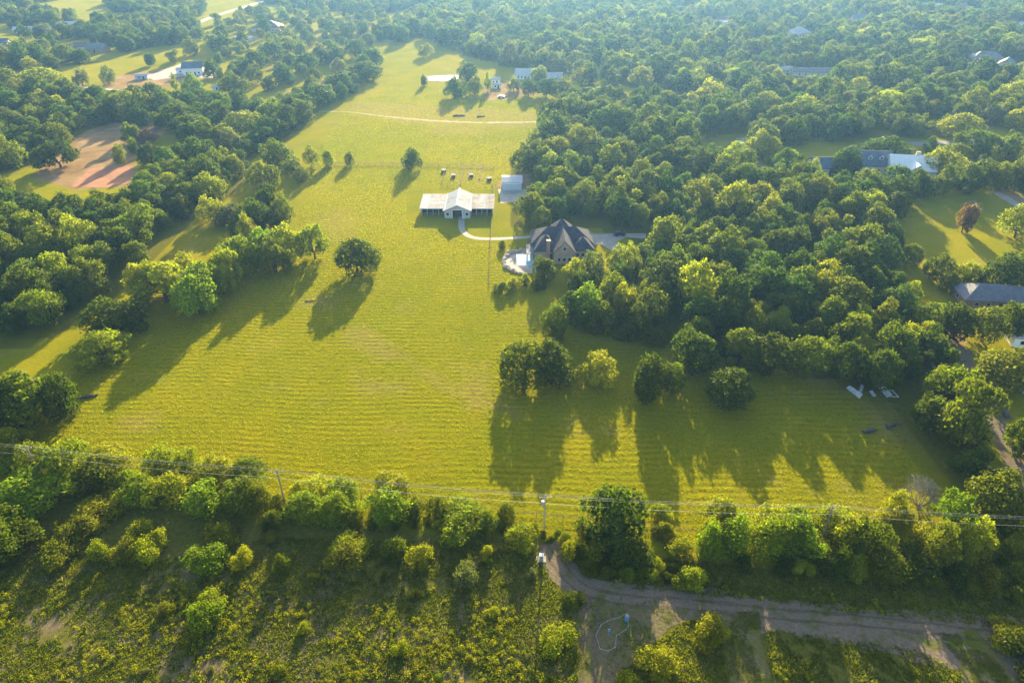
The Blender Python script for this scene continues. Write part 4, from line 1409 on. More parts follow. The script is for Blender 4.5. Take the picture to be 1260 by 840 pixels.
# the white metal barn
def barn():
    b0 = P(563, 268)
    rt = root('metal_barn', 'white metal barn with long low wings and a raised gabled middle', 'barn', b0)
    L, Rr_ = -14.6, 14.0          # ends of the wings
    cw = 5.1                      # half width of the middle bay
    yb, yf = 15.5, 2.3            # back and front of the wings
    zf, zb = 3.0, 3.7
    # wings: back and end walls, open dark fronts on posts
    for s, x0, x1 in ((-1, L, -cw), (1, cw, Rr_)):
        mb = MB()
        mb.box(x0, yb - .12, -.1, x1, yb, zb)
        xe = x0 if s < 0 else x1 - .12
        mb.prism_x([(yf, -.1), (yb - .122, -.1), (yb - .122, zb), (yf, zf)], xe, xe + .12)
        mb.build('wall', M['grey_wall'], rt)
        MB().box(x0 + .2, yf + 3.2, 0, x1 - .15, yf + 3.35, zf).build('stall_partition', M['dark_wood'], rt)
        n = 5
        post = MB().box(-.1, -.1, 0, .1, .1, zf).mesh('post', M['metal'])
        for i in range(n):
            p = put('post', post, rt)
            p.location = (x0 + .2 + (x1 - x0 - .4) * i / (n - 1), yf + .12, 0)
        rail = MB().box(x0 + .2, yf + .05, 1.1, x1 - .2, yf + .12, 1.25).box(x0 + .2, yf + .05, .5, x1 - .2, yf + .12, .65)
        rail.build('stall_rail', M['wood'], rt)
        # roof sheets, each a panel of its own
        xa, xb = x0 - (.5 if s < 0 else 0.0), x1 + (.5 if s > 0 else 0.0)
        k = 3 if s < 0 else 3
        for i in range(k):
            u, v = xa + (xb - xa) * i / k, xa + (xb - xa) * (i + 1) / k
            m = ['white_roof', 'stained_roof', 'stained_roof'][i] if s < 0 else ['rust_roof', 'stained_roof', 'rust_roof'][i]
            dz = 0.02 * (i % 2)
            pnl = MB().slab((u, yf - .6, zf + .25 + dz), (v - .03, yf - .6, zf + .25 + dz), (v - .03, yb + .3, zb + .25 + dz), (u, yb + .3, zb + .25 + dz), .1).build('roof_panel', M[m], rt)
            sm = MB()
            nn = 6
            for j in range(nn):
                xx = u + (v - u) * (j + .5) / nn
                sm.slab((xx - .04, yf - .6, zf + .31 + dz), (xx + .04, yf - .6, zf + .31 + dz), (xx + .04, yb + .3, zb + .31 + dz), (xx - .04, yb + .3, zb + .31 + dz), .058)
            sm.build('seam', M[m], pnl)
        MB().box(xa, yf - .66, zf + .02, xb, yf - .605, zf + .24).build('fascia', M['white'], rt)
    # middle bay
    y0, y1, he, hr = -.6, 17.0, 3.6, 5.6
    mb = MB()
    mb.box(-cw, y0, -.1, -cw + .15, y1, he)
    mb.box(cw - .15, y0, -.1, cw, y1, he)
    mb.prism([(-cw + .152, -.1), (cw - .152, -.1), (cw - .152, he), (0, hr - .15), (-cw + .152, he)], y1 - .15, y1)
    mb.box(-cw + .152, y0, -.1, -1.9, y0 + .15, he)
    mb.box(1.9, y0, -.1, cw - .152, y0 + .15, he)
    mb.prism([(-cw + .3, he + .002), (cw - .3, he + .002), (0, hr - .2)], y0, y0 + .15)
    mb.build('wall', M['grey_wall'], rt)
    MB().box(-1.9, y0 + 2.4, 0, 1.9, y0 + 2.5, he).build('door', M['dark_wood'], rt)
    for s in (-1, 1):
        MB().box(s * 2.0 - .12, y0 - .12, 0, s * 2.0 + .12, y0 - .002, he - .1).build('door_post', M['white'], rt)
        w1 = window(rt, s * 3.8, y0, 1.1, 1.3, 1.3, 'f')
    MB().box(-2.2, y0 - .13, he - .1, 2.2, y0 - .003, he + .15).build('door_track', M['white'], rt)
    for s in (-1, 1):
        for i in range(3):
            ya, yc = y0 - .7 + (y1 + 1.2 - y0) * i / 3, y0 - .7 + (y1 + 1.2 - y0) * (i + 1) / 3 - .03
            ze = he - .35
            pts = [(s * (cw + .6), ya, ze), (s * (cw + .6), yc, ze), (0, yc, hr + .12), (0, ya, hr + .12)]
            if s < 0:
                pts = [pts[1], pts[0], pts[3], pts[2]]
            pnl = MB().slab(*pts, .1).build('roof_panel', M['white_roof' if (i + s) % 2 else 'stained_roof'], rt)
            sm = MB()
            for j in range(5):
                yy = ya + (yc - ya) * (j + .5) / 5
                q = [(s * (cw + .6), yy - .04, ze + .06), (s * (cw + .6), yy + .04, ze + .06), (0, yy + .04, hr + .18), (0, yy - .04, hr + .18)]
                if s < 0:
                    q = [q[1], q[0], q[3], q[2]]
                sm.slab(*q, .058)
            sm.build('seam', M['white_roof'], pnl)
    MB().box(-.25, y0 - .72, hr + .13, .25, y1 + .52, hr + .26).build('ridge_cap', M['white'], rt)
    return rt


barn()


def garage():
    rt = root('garage', 'pale blue metal garage with a white roof and gravel apron', 'garage', P(630, 234.5))
    w_, d, h = 8.4, 9.0, 3.6
    MB().prism_x([(0, -.1), (d, -.1), (d, h), (d / 2, h + .9), (0, h)], -w_ / 2, w_ / 2).build('wall', M['blue_wall'], rt)
    gable_roof(rt, w_, d, h, h + .9, M['white_roof'], .35, .12, 'x', 0, d / 2)
    for x in (-2.1, 2.1):
        dr = MB().box(x - 1.6, -.06, 0, x + 1.6, 0, 2.7).build('door', M['blue_wall'], rt)
        for z in (.65, 1.3, 1.95):
            MB().box(x - 1.55, -.075, z, x + 1.55, -.062, z + .04).build('door_seam', M['white'], dr)
    MB().box(-w_ / 2 - .02, -.05, 2.9, w_ / 2 + .02, -.003, 3.15).build('fascia', M['white'], rt)


garage()


def brick_house():
    rt = root('brick_house', 'large brick house with steep dark roofs beside the pool', 'house', P(691, 318))
    roof = M['slate_roof']
    W = MB()
    W.box(-10.2, 3.5, -.2, 10.8, 14.5, 4.2)
    W.build('wall', M['tan_brick'], rt)
    # main hipped roof
    hip_roof(rt, 21.0, 11, 4.2, 8.2, roof, .6, 0.3, 9)
    # forward gabled wing with brick front
    wx, hw = .6, 3.6
    MB().prism([(wx - hw, -.2), (wx + hw, -.2), (wx + hw, 4.6), (wx, 8.6), (wx - hw, 4.6)], -4.5, 8).build('gable_wing', M['tan_brick'], rt)
    gable_roof(rt, 15.6, 2 * hw, 4.6, 8.6, roof, .45, .2, 'y', wx, 3.2, 'wing_roof')
    # upper peaked block behind
    MB().box(-2.9, 8.2, 4.2, 3.9, 14.2, 6.4).build('upper_wall', M['tan_brick'], rt)
    hip_roof(rt, 6.8, 6.0, 6.4, 10.2, roof, .5, .5, 11.2, 'peak_roof')
    # left wing, hipped lower
    MB().box(-9.4, -1.0, -.2, -3.1, 2.99, 3.6).build('side_wall', M['tan_brick'], rt)
    hip_roof(rt, 7.6, 9.0, 3.7, 8.0, roof, .5, -5.6, 2.9, 'side_roof')
    # right wing
    MB().box(4.3, -.5, -.2, 10.4, 2.99, 3.6).build('side_wall', M['tan_brick'], rt)
    hip_roof(rt, 7.0, 7.0, 3.7, 7.2, roof, .5, 7.3, 2.6, 'side_roof')
    # patio roof
    pr = MB().slab((-12.4, -2.4, 3.0), (-9.6, -2.4, 3.0), (-9.6, 4.5, 3.5), (-12.4, 4.5, 3.5), .15).build('patio_roof', M['grey_roof'], rt)
    for y in (-2.1, 1.0, 4.2):
        MB().box(-12.2, y - .12, 0, -11.95, y + .12, 2.84).build('post', M['white'], pr)
    c = MB().box(-5.5, -2.5, 0, -4.3, -1.4, 7.6).build('chimney', M['brick'], rt)
    MB().box(-5.65, -2.65, 7.602, -4.15, -1.25, 7.85).build('cap', M['concrete'], c)
    for x in (-1.2, .6, 2.4):
        window(rt, x, -4.5, .9, 1.2, 1.6, 'f')
    window(rt, .6, -4.5, 5.0, 1.2, 1.4, 'f')
    for x in (5.5, 7.3, 9.1):
        window(rt, x, -.5, .9, 1.2, 1.5, 'f')
    window(rt, -7.6, -1.0, .9, 1.4, 1.5, 'f')
    dr = MB().box(-4.0 - .6, -1.06, 0, -3.4, -1.0, 2.2).build('door', M['dark_wood'], rt)
    MB().box(-3.6, -1.13, 1, -3.5, -1.062, 1.1).build('handle', M['metal'], dr)


brick_house()

# pool
pc = P(644, 322)
patch('pool_terrace', [(620, 314), (632, 308), (648, 306), (664, 306), (666, 332), (655, 336), (640, 338), (626, 332), (618, 322)], M['concrete'], 0.04, 0.3)
o = patch('pool_water', [(635, 313), (656, 313), (655, 327), (636, 327)], M['pool_water'], 0.09)
rr = random.Random(4)


def rock_mesh(seed, mat):
    r = random.Random(seed)
    mb = MB()
    vs, fs = [], []
    rings, seg = 4, 8
    for i in range(rings + 1):
        t = math.pi * 0.62 * i / rings
        for j in range(seg):
            a = 2 * math.pi * j / seg
            k = 1 + r.uniform(-.22, .22)
            vs.append((math.sin(t) * math.cos(a) * k, math.sin(t) * math.sin(a) * k, math.cos(t) * .7 * (1 + r.uniform(-.1, .1)) + .15))
    for i in range(rings):
        for j in range(seg):
            fs.append((i * seg + j, (i + 1) * seg + j, (i + 1) * seg + (j + 1) % seg, i * seg + (j + 1) % seg))
    fs.append(tuple(range(seg - 1, -1, -1)))
    mb.add(vs, fs)
    return mb.mesh('boulder', mat)


RK = [rock_mesh(k, M['stone']) for k in range(4)]
DRK = [rock_mesh(k, M['dark_stone']) for k in range(10, 13)]
for i in range(26):
    t = math.pi * (0.5 + 1.05 * i / 25)
    p = P(642 + 21 * math.cos(t) + rr.uniform(-2, 2), 322 - 14 * math.sin(t) + rr.uniform(-1.5, 1.5))
    b = put('boulder', RK[i % 4])
    b.location = p
    s = rr.uniform(.5, 1.15)
    b.scale = (s, s, s * rr.uniform(.7, 1.1))
    b.rotation_euler = (0, 0, rr.uniform(0, 6))
    tag(b, 'pale boulder in the rock rim of the swimming pool', 'rock', 'boulders round the swimming pool')
for k, (px, py) in enumerate([(637, 309), (651, 308.5), (660, 318), (659, 326)]):
    f = root('lounge_chair', ['dark lounge chair at the back edge of the pool, nearer the rocks', 'dark lounge chair at the back edge of the pool, nearer the house', 'dark lounge chair on the house side of the pool, farther one', 'dark lounge chair on the house side of the pool, nearer one'][k], 'chair', P(px, py), 0.3 * k)
    MB().box(-.32, -.9, .28, .32, .45, .36).build('seat', M['dark_wood'], f)
    MB().slab((-.32, .45, .36), (.32, .45, .36), (.32, .95, .85), (-.32, .95, .85), .07).build('backrest', M['dark_wood'], f)
    for sx in (-.27, .27):
        for sy in (-.8, .4):
            MB().box(sx - .03, sy - .03, 0, sx + .03, sy + .03, .278).build('leg', M['metal'], f)

# paddock shelters
HUT = [(546, 212, .5, 'dark'), (558, 218, .2, 'pale'), (580, 217.5, .2, 'pale'), (602, 222, .35, 'dark')]
HL = ['small dark roofed shelter at the far left of the paddocks', 'small pale roofed shelter in the second paddock from the left', 'small pale roofed shelter in the third paddock, open to the front', 'small dark shelter in the paddock beside the garage']
for (px, py, a, tone), lb in zip(HUT, HL):
    h_ = root('animal_shelter', lb, 'shelter', P(px, py), a, 'shelters in the barn paddocks')
    h_.scale = (.6, .6, .6)
    MB().box(-1.3, 1.3, 0, 1.3, 1.4, 1.9).box(-1.3, -1.3, 0, -1.2, 1.298, 1.8).box(1.2, -1.3, 0, 1.3, 1.298, 1.8).build('wall', M['wood' if tone == 'pale' else 'dark_wood'], h_)
    MB().slab((-1.6, -1.7, 1.95), (1.6, -1.7, 1.95), (1.6, 1.7, 2.25), (-1.6, 1.7, 2.25), .1).build('roof', M['stained_roof' if tone == 'pale' else 'brown_roof'], h_)

# farm and suburban houses
house('white_house', 'white walled house with a dark blue roof beside a pale concrete yard', 'house', 240, 91, .15, 14, 10, 5.0, 8.2, 'white', 'blue_roof', nwin=4)
rt = house('carport', 'open white carport in front of the dark blue roofed house', 'carport', 226, 90, .15, 8, 6, 2.8, 3.6, 'white', 'white_roof', nwin=2, door=False)
house('big_barn', 'big barn with a broad dull brown hipped roof in the far pasture', 'barn', 330, 38, .1, 27, 20, 4.0, 9.5, 'cream', 'brown_roof', hip=True)
house('farm_shed', 'low shed with a pale grey roof below the big brown barn', 'shed', 302, 50, -.2, 17, 9, 3.0, 3.9, 'cream', 'stained_roof', nwin=2)
house('farm_shed', 'small pale blue shed at the foot of the white walled house yard', 'shed', 175, 97.5, .3, 8, 4, 2.6, 3.2, 'blue_wall', 'white_roof', nwin=2)
house('farm_shed', 'little white shed half hidden by dark trees near the far left house', 'shed', 268, 111, .2, 5, 4, 2.4, 3.2, 'white', 'white_roof', nwin=1)
house('long_building', 'long white roofed building at the far left, the lower and longer one', 'building', 43, 40, .22, 34, 10, 3.5, 5.2, 'cream', 'white_roof', nwin=5)
house('long_building', 'white roofed building at the far left, upper one among trees', 'building', 86, 34, .22, 22, 10, 3.5, 5.2, 'cream', 'white_roof', nwin=4)
house('small_house', 'brown roofed house half buried in trees at the far left', 'house', 100, 62, .2, 13, 9, 3.2, 6.0, 'tan_brick', 'brown_roof', nwin=3)
house('small_house', 'grey roofed house beside the brown roofed one at the far left', 'house', 121, 64, -.1, 16, 10, 3.2, 6.4, 'brick', 'grey_roof', nwin=3)
house('small_house', 'grey blue roofed house cut by the left edge of the view', 'house', 2, 57, .2, 14, 9, 3.2, 6.0, 'cream', 'blue_roof', nwin=3)
house('small_house', 'pale roofed house at the left edge above the dirt lot', 'house', -1, 155, .2, 10, 8, 3.0, 5.0, 'cream', 'grey_roof', nwin=3)
house('farm_house', 'white roofed farmhouse under trees above the small farm buildings', 'house', 645, 96, -.1, 12, 11, 2.8, 6.0, 'white', 'white_roof', nwin=4)
house('farm_house', 'pale green roofed house behind trees at the pasture head', 'house', 682, 99, 0, 11, 9, 2.7, 5.0, 'cream', 'stained_roof', nwin=4)
house('farm_shed', 'white roofed shed, upper one of the small farm buildings', 'shed', 609, 103, .1, 7, 4.5, 2.8, 3.8, 'white', 'white_roof', nwin=2)
house('farm_shed', 'white roofed shed, lower one of the small farm buildings', 'shed', 611, 108.5, .1, 6, 4, 2.6, 3.2, 'white', 'white_roof', nwin=2)
house('dormer_house', 'dark blue roofed house with two white dormers in the right-hand wood', 'house', 1070, 209, -.08, 15, 11, 3.6, 8.8, 'cream', 'blue_roof', nwin=4, dormers=2)
house('blue_house', 'blue grey roofed house half hidden by trees left of the dormer house', 'house', 1012, 211, .0, 13, 10, 3.0, 6.5, 'cream', 'blue_roof', nwin=4)


def white_house():
    rt = root('gabled_house', 'white roofed house with a big front gable and lower wing', 'house', P(1117, 216), -.15)
    MB().prism_x([(-5, -.2), (6, -.2), (6, 4), (.5, 9.2), (-5, 4)], -9.5, 9.5).build('wall', M['white'], rt)
    gable_roof(rt, 19, 11, 4, 9.2, M['white'], .6, .2, 'x', 0, .5)
    MB().prism([(-5, -.2), (5, -.2), (5, 3.6), (0, 7.6), (-5, 3.6)], -9, 0).build('gable_wing', M['blue_wall'], rt)
    gable_roof(rt, 9.4, 10, 3.6, 7.6, M['white'], .5, .2, 'y', 0, -4.3, 'wing_roof')
    window(rt, -2.2, -9, 1, 1.4, 1.5, 'f')
    window(rt, 2.2, -9, 1, 1.4, 1.5, 'f')
    window(rt, 0, -9, 4.2, 1.2, 1.2, 'f')
    window(rt, -7.4, -5, 1, 1.3, 1.5, 'f')
    window(rt, 7.4, -5, 1, 1.3, 1.5, 'f')
    c = MB().box(1.0, .1, 6, 2.6, 1.4, 10.6).build('chimney', M['cream'], rt)
    MB().box(.9, 0, 10.602, 2.7, 1.5, 10.8).build('cap', M['concrete'], c)


white_house()
house('grey_house', 'long grey roofed house behind the row of trees at the right edge', 'house', 1212, 371, -.12, 17, 10, 3.0, 6.3, 'brick', 'grey_roof', hip=True, nwin=4)
house('grey_house', 'lower grey roofed wing house cut by the right edge', 'house', 1258, 373, -.2, 14, 9, 2.8, 5.4, 'brick', 'grey_roof', nwin=3)
house('white_shed', 'white walled shed at the right edge behind the olive gold tree', 'shed', 1256, 421, -.2, 7, 6, 3.0, 4.2, 'white', 'stained_roof', nwin=2)
house('blue_shed', 'small blue shed cut by the right edge beside the olive gold tree', 'shed', 1262, 478, 0, 4, 4, 2.6, 3.2, 'blue_wall', 'white_roof', nwin=1)
house('small_house', 'star shaped pale roof of a house deep in the far wood', 'house', 981, 45, .5, 18, 14, 3.6, 8.5, 'cream', 'stained_roof', hip=True, nwin=3)
house('small_house', 'white flat roofed house far off in the wood', 'house', 890, 31, .1, 18, 10, 3.2, 4.2, 'cream', 'white_roof', nwin=3)
house('long_house', 'long low house with a blue grey roof in the right-hand far wood', 'house', 1000, 93, -.08, 30, 9, 3.0, 5.0, 'cream', 'grey_roof', nwin=6)
house('small_house', 'small pale roofed house at the end of the long low house', 'house', 966, 90, -.3, 8, 7, 3.0, 4.6, 'cream', 'stained_roof', nwin=2)
house('two_tone_house', 'grey roofed half of the two tone house at the right edge of the far wood', 'house', 1212, 76, -.2, 22, 12, 3.4, 7.6, 'tan_brick', 'grey_roof', hip=True, nwin=4)
house('two_tone_house', 'blue roofed half of the two tone house in the right-hand far wood', 'house', 1236, 84, .9, 14, 10, 3.4, 7.0, 'tan_brick', 'blue_roof', nwin=3)
house('small_house', 'far brown roofed house near the top right with a steep ridge', 'house', 1178, 18, .6, 24, 14, 4.0, 10.0, 'cream', 'brown_roof', nwin=4)
house('small_house', 'blue roofed house far off near the top of the wood', 'house', 1056, 28, .3, 18, 11, 3.5, 7.5, 'cream', 'blue_roof', nwin=3)
house('small_house', 'tan building on bare ground near the top of the wood', 'house', 1146, 11, -.2, 22, 12, 3.5, 6.0, 'cream', 'stained_roof', nwin=4)
house('small_house', 'white roofed house at the far right edge of the wood', 'house', 1252, 36, .1, 20, 12, 3.5, 6.0, 'cream', 'white_roof', nwin=3)


# ------------------------------------------------------------------ vehicles
def vehicle(label, px, py, rz, paint, pickup=False):
    rt = root('parked_truck' if pickup else 'parked_car', label, 'truck' if pickup else 'car', P(px, py), rz)
    L = 2.7 if pickup else 2.25
    body = MB().prism([(-L, .35), (L, .35), (L, .75), (L - .15, .95), (L - 1.0, 1.0), (-L + .1, 1.02), (-L, .9)], -.92, .92).build('body', M[paint], rt)
    if pickup:
        prof = [(-.4, 1.022), (1.5, 1.012), (.9, 1.75), (-.3, 1.78)]
    else:
        prof = [(-1.9, 1.02), (1.2, 1.012), (.5, 1.5), (-1.3, 1.52)]
    MB().prism(prof, -.8, .8).build('cabin', M[paint], rt)
    g = [(x * .9 + .05, 1.06 + (z - 1.0) * .8) for x, z in prof]
    for s in (-1, 1):
        MB().prism(g, s * .805 - .01, s * .805 + .01).build('side_window', M['glass'], rt)
    a, b = prof[1], prof[2]
    MB().slab((a[0] - .04, -.7, a[1] + .08), (a[0] - .04, .7, a[1] + .08), (b[0] + .08, .7, b[1] - .04), (b[0] + .08, -.7, b[1] - .04), -.03).build('windscreen', M['glass'], rt)
    wm = MB().tube((0, -.12, 0), (0, .12, 0), .36, .36, 12).mesh('wheel', M['tyre'])
    for x in (-L + .9, L - .95):
        for y in (-.86, .86):
            wh = put('wheel', wm, rt)
            wh.location = (x, y, .36)
    if pickup:
        MB().box(-L + .12, -.75, 1.022, -.5, .75, 1.03).build('truck_bed', M['tyre'], rt)
    for y in (-.65, .65):
        MB().box(L, y - .2, .62, L + .03, y + .2, .8).build('headlight', M['white'], rt)


vehicle('white pickup truck parked at the edge of the bare dirt lot', 204, 151, .4, 'car_white', True)
vehicle('white car stopped where the pale lane meets the road in the wood', 911, 178, 1.2, 'car_white')
vehicle('dark car parked under the trees of the dirt lot', 175, 180, .3, 'car_dark')
vehicle('dark car parked on the driveway behind the brick house', 762, 289.5, .1, 'car_dark')
vehicle('white car parked on the grass below the small farm buildings', 617, 120, .1, 'car_white')


# ------------------------------------------------------------------ fences
def fence(name, label, pts, h, n_rail, spacing, mat, pr=.07, rr_=.045, group=None):
    W = [P(a, b) for a, b in pts]
    rt = root(name, label, 'fence', W[0], 0, group)
    W = [p - W[0] for p in W]
    post = MB().box(-pr, -pr, -.1, pr, pr, h).mesh('post', M[mat])
    tops = []
    for i in range(len(W) - 1):
        L = (W[i + 1] - W[i]).length
        k = max(1, round(L / spacing))
        for j in range(k):
            tops.append(W[i].lerp(W[i + 1], j / k))
    tops.append(W[-1])
    for p in tops:
        o = put('post', post, rt)
        o.location = p
    for r_ in range(n_rail):
        z = h * (0.9 - 0.8 * r_ / max(1, n_rail))
        mb = MB()
        for i in range(len(W) - 1):
            mb.tube(W[i] + Vector((0, -pr - .02, z)), W[i + 1] + Vector((0, -pr - .02, z)), rr_, rr_, 4)
        mb.build('rail', M[mat], rt)
    return rt


fence('rail_fence', 'dark rail fence running across the pasture behind the barn paddocks', [(412, 203), (470, 203), (540, 204), (608, 206)], 1.4, 3, 5, 'wood', .09, .06)
fence('rail_fence', 'long fence running from the garage past the drive to the meadow', [(607, 226), (606, 252), (604, 290), (603, 320), (602, 352)], 1.4, 3, 4.5, 'wood', .07, .035)
fence('rail_fence', 'paddock divider beside the leftmost shelter', [(549, 206), (544, 226)], 1.4, 3, 4, 'wood', .07, .035, 'paddock dividers')
fence('rail_fence', 'paddock divider between the two pale shelters', [(572, 206), (567, 229)], 1.4, 3, 4, 'wood', .07, .035, 'paddock dividers')
fence('rail_fence', 'paddock divider left of the garage paddock', [(593, 206), (590, 222)], 1.4, 3, 4, 'wood', .07, .035, 'paddock dividers')
fence('rail_fence', 'paddock front fence with a gate, nearest the barn roof', [(543, 230), (566, 231)], 1.4, 3, 3, 'wood', .07, .035, 'paddock dividers')
fence('wire_fence', 'thin fence along the grassy lane behind the right-hand tree belt', [(1140, 440), (1180, 510), (1220, 590), (1245, 640)], 1.2, 3, 5, 'metal', .05, .02)
fence('board_fence', 'pale board fence below the olive gold tree at the right edge', [(1222, 476), (1246, 474)], 1.1, 2, 2.5, 'metal', .06, .05)
fence('wire_fence', 'thin wire fence with bleached posts along the field side of the hedge', [(445, 612), (560, 622), (660, 634), (760, 645), (860, 655)], 1.2, 3, 6, 'wood', .06, .015)
# dark heap line along the right-hand lane
for i in range(12):
    p = P(1210 + 28 * i / 11 + rr.uniform(-1.5, 1.5), 470 + 42 * i / 11)
    b = put('rock_pile', DRK[i % 3])
    b.location = p
    s = rr.uniform(.8, 1.2)
    b.scale = (s, s * 1.2, s * .8)
    tag(b, 'dark rock in the line of stones beside the right-hand lane', 'rock', 'dark stones beside the right-hand lane')
    b.name = 'field_stone'

# debris in the meadow
def log(label, px, py, a, L, r_):
    r = random.Random(int(px))
    rt = root('dead_wood_heap' if 'heap' in label else 'fallen_log', label, 'dead wood', P(px, py), a)
    MB().tube((-L / 2, 0, r_ * .7), (L / 2, .2, r_ * .6), r_, r_ * .6, 8).build('trunk', M['dark_stone'], rt)
    for k in range(9):
        x, y = r.uniform(-.45, .45) * L, r.uniform(-.22, .22) * L
        b = r.uniform(0, 6.28)
        l_ = L * r.uniform(.15, .32)
        MB().tube((x, y, r.uniform(0, r_)), (x + l_ * math.cos(b), y + l_ * math.sin(b), r.uniform(.3, 2.2) * r_), r_ * .4, r_ * .12, 5).build('branch', M['dark_stone' if k % 3 else 'bark'], rt)


log('dark fallen log in the left meadow shadow near the hedge trees', 107, 489, .3, 5.0, .35)
log('fallen branch on bare soil below the bright tree row', 382, 371, .1, 3.5, .16)
log('heap of dark dead wood in the shaded meadow below the white sheets', 1070, 531, .2, 3.6, .4)
log('heap of dark dead wood beside the right-hand tree belt', 1098, 524, .5, 4.0, .4)
log('dark brush heap near the sandy track, larger one', 565, 143, .0, 7.0, .45)
log('dark brush heap near the sandy track, smaller one', 592, 144, .2, 5.0, .4)


# white sheets lying on the meadow
def sheet(label, pts, t=.12, z=.05, tilt=0.0):
    W = [P(a, b) for a, b in pts]
    c = sum(W, Vector()) / 4
    rt = root('white_sheet', label, 'metal sheet', c)
    W = [p - c for p in W]
    for i, p in enumerate(W):
        p.z = z + t + (tilt if i in (1, 2) else 0)
    mb = MB().slab(W[0], W[1], W[2], W[3], t)
    mb.build('panel', M['sheet'], rt)
    e = MB()
    for i in range(1, 4):
        a, b = W[0].lerp(W[1], i / 4), W[3].lerp(W[2], i / 4)
        up = Vector((0, 0, .03))
        e.tube(a + up, b + up, .04, .04, 4)
    e.build('rib', M['sheet'], rt)


sheet('longest white sheet, left stroke of the V shape on the shaded meadow', [(1041, 478), (1045, 476), (1061, 487), (1057, 491)], tilt=.3)
sheet('short white sheet forming the right stroke of the V shape', [(1056, 482), (1060, 484), (1063, 474), (1059, 473)], tilt=.2)
sheet('smallest white sheet lying between the V shape and the frame', [(1069, 482), (1073, 481), (1078, 488), (1074, 489)])
sheet('white sheet leaning on the pale frame beside the tree belt', [(1081, 478), (1086, 476), (1097, 488), (1091, 490)], tilt=.5)
fr = root('pale_frame', 'pale blue broken frame lying against the tree belt', 'frame', P(1092, 486))
for (a, b) in (((-1, 1.6, .2), (1.4, 1.0, .8)), ((1.4, 1.0, .8), (2.2, -1.2, .3)), ((-.4, -.6, .2), (2.2, -1.2, .3)), ((-1, 1.6, .2), (-.4, -.6, .2))):
    MB().tube(a, b, .12, .12, 6).build('bar', M['sheet'], fr)


# ------------------------------------------------------------------ power line
POLES = [(-100.5, 107.0), (-46.6, 100.0), (6.3, 93.2), (59.8, 90.4), (113.0, 87.0)]
PL = ['wooden power pole over the left end of the hedge', 'leaning wooden power pole in the middle of the left hedge', 'grey power pole with a transformer and a box at its foot', 'dark bare power pole in the right hedge', 'wooden power pole beyond the right end of the hedge']
POLE_H = 10.6
arm_pts = []
for i, (x, y) in enumerate(POLES):
    rt = root('power_pole', PL[i], 'pole', (x, y, 0), 0.12, 'poles of the power line')
    MB().tube((0, 0, -.3), (0, 0, POLE_H), .17, .12, 10).build('pole_shaft', M['wood'] if i != 2 else M['stone'], rt)
    MB().box(-1.2, -.2, POLE_H - .5, 1.2, -.125, POLE_H - .35).build('crossarm', M['wood'] if i != 2 else M['stone'], rt)
    MB().tube((-.7, -.14, POLE_H - .45), (0, -.14, POLE_H - 1.1), .03, .03, 5).tube((.7, -.14, POLE_H - .45), (0, -.14, POLE_H - 1.1), .03, .03, 5).build('brace', M['metal'], rt)
    for dx, dz in ((-1.05, 0), (1.05, 0), (0, .35)):
        MB().tube((dx, -.16 if dx else 0, POLE_H - .348 + dz), (dx, -.16 if dx else 0, POLE_H - .1 + dz), .07, .05, 8).build('insulator', M['white'], rt)
    if i == 2:
        tr = MB().tube((-.42, -.1, POLE_H - 2.6), (-.42, -.1, POLE_H - 1.5), .30, .30, 12).build('transformer', M['metal'], rt)
        MB().tube((-.42, -.1, POLE_H - 1.498), (-.42, -.1, POLE_H - 1.42), .32, .26, 12).build('lid', M['metal'], tr)
        MB().tube((-.42, -.1, POLE_H - 1.418), (-.42, -.1, POLE_H - 1.15), .06, .04, 8).build('bushing', M['white'], tr)
        MB().box(-.25, -.32, POLE_H - 2.2, .1, -.18, POLE_H - 2.05).build('bracket', M['metal'], tr)
OFFS = [(-1.05, POLE_H - .08, 'overhead wire on the near end of the crossarms'), (1.05, POLE_H - .08, 'overhead wire on the far end of the crossarms'), (0, POLE_H + .27, 'topmost overhead wire on the pole heads'), (0.0, POLE_H - 2.0, 'lowest and thickest overhead wire along the hedge')]
for dx, z, lb in OFFS:
    mb = MB()
    ca, sa = math.cos(.12), math.sin(.12)
    ends = [(-160, 114.8)] + POLES + [(170, 83.5)]
    thick = .022 if z < POLE_H - 1 else .012
    for i in range(len(ends) - 1):
        a = Vector((ends[i][0] + dx * ca * .3, ends[i][1] + dx * 1.0, z))
        b = Vector((ends[i + 1][0] + dx * ca * .3, ends[i + 1][1] + dx * 1.0, z))
        if dx:
            a = Vector((ends[i][0] + dx * ca, ends[i][1] + dx * sa - .16, z))
            b = Vector((ends[i + 1][0] + dx * ca, ends[i + 1][1] + dx * sa - .16, z))
        if z < POLE_H - 1:
            a.y -= .2
            b.y -= .2
        prev = a
        for k in range(1, 11):
            t = k / 10
            q = a.lerp(b, t)
            q.z -= 4 * .7 * t * (1 - t)
            mb.tube(prev, q, thick, thick, 4)
            prev = q
    w_ = mb.build('overhead_wire', M['wire'])
    tag(w_, lb, 'wire', 'wires of the power line')

# box on a concrete pad at the foot of the transformer pole
ub = root('utility_box', 'small pale utility box on a concrete slab at the pole track', 'utility box', P(666, 688))
MB().box(-.9, -.7, -.05, .9, .7, .14).build('slab', M['concrete'], ub)
MB().box(-.35, -.25, .142, .35, .3, 1.25).build('cabinet', M['metal'], ub)
MB().slab((-.42, -.34, 1.33), (.42, -.34, 1.33), (.42, .38, 1.42), (-.42, .38, 1.42), .07).build('lid', M['white'], ub)
MB().box(-.03, -.29, .6, .2, -.252, .75).build('handle', M['dark_wood'], ub)

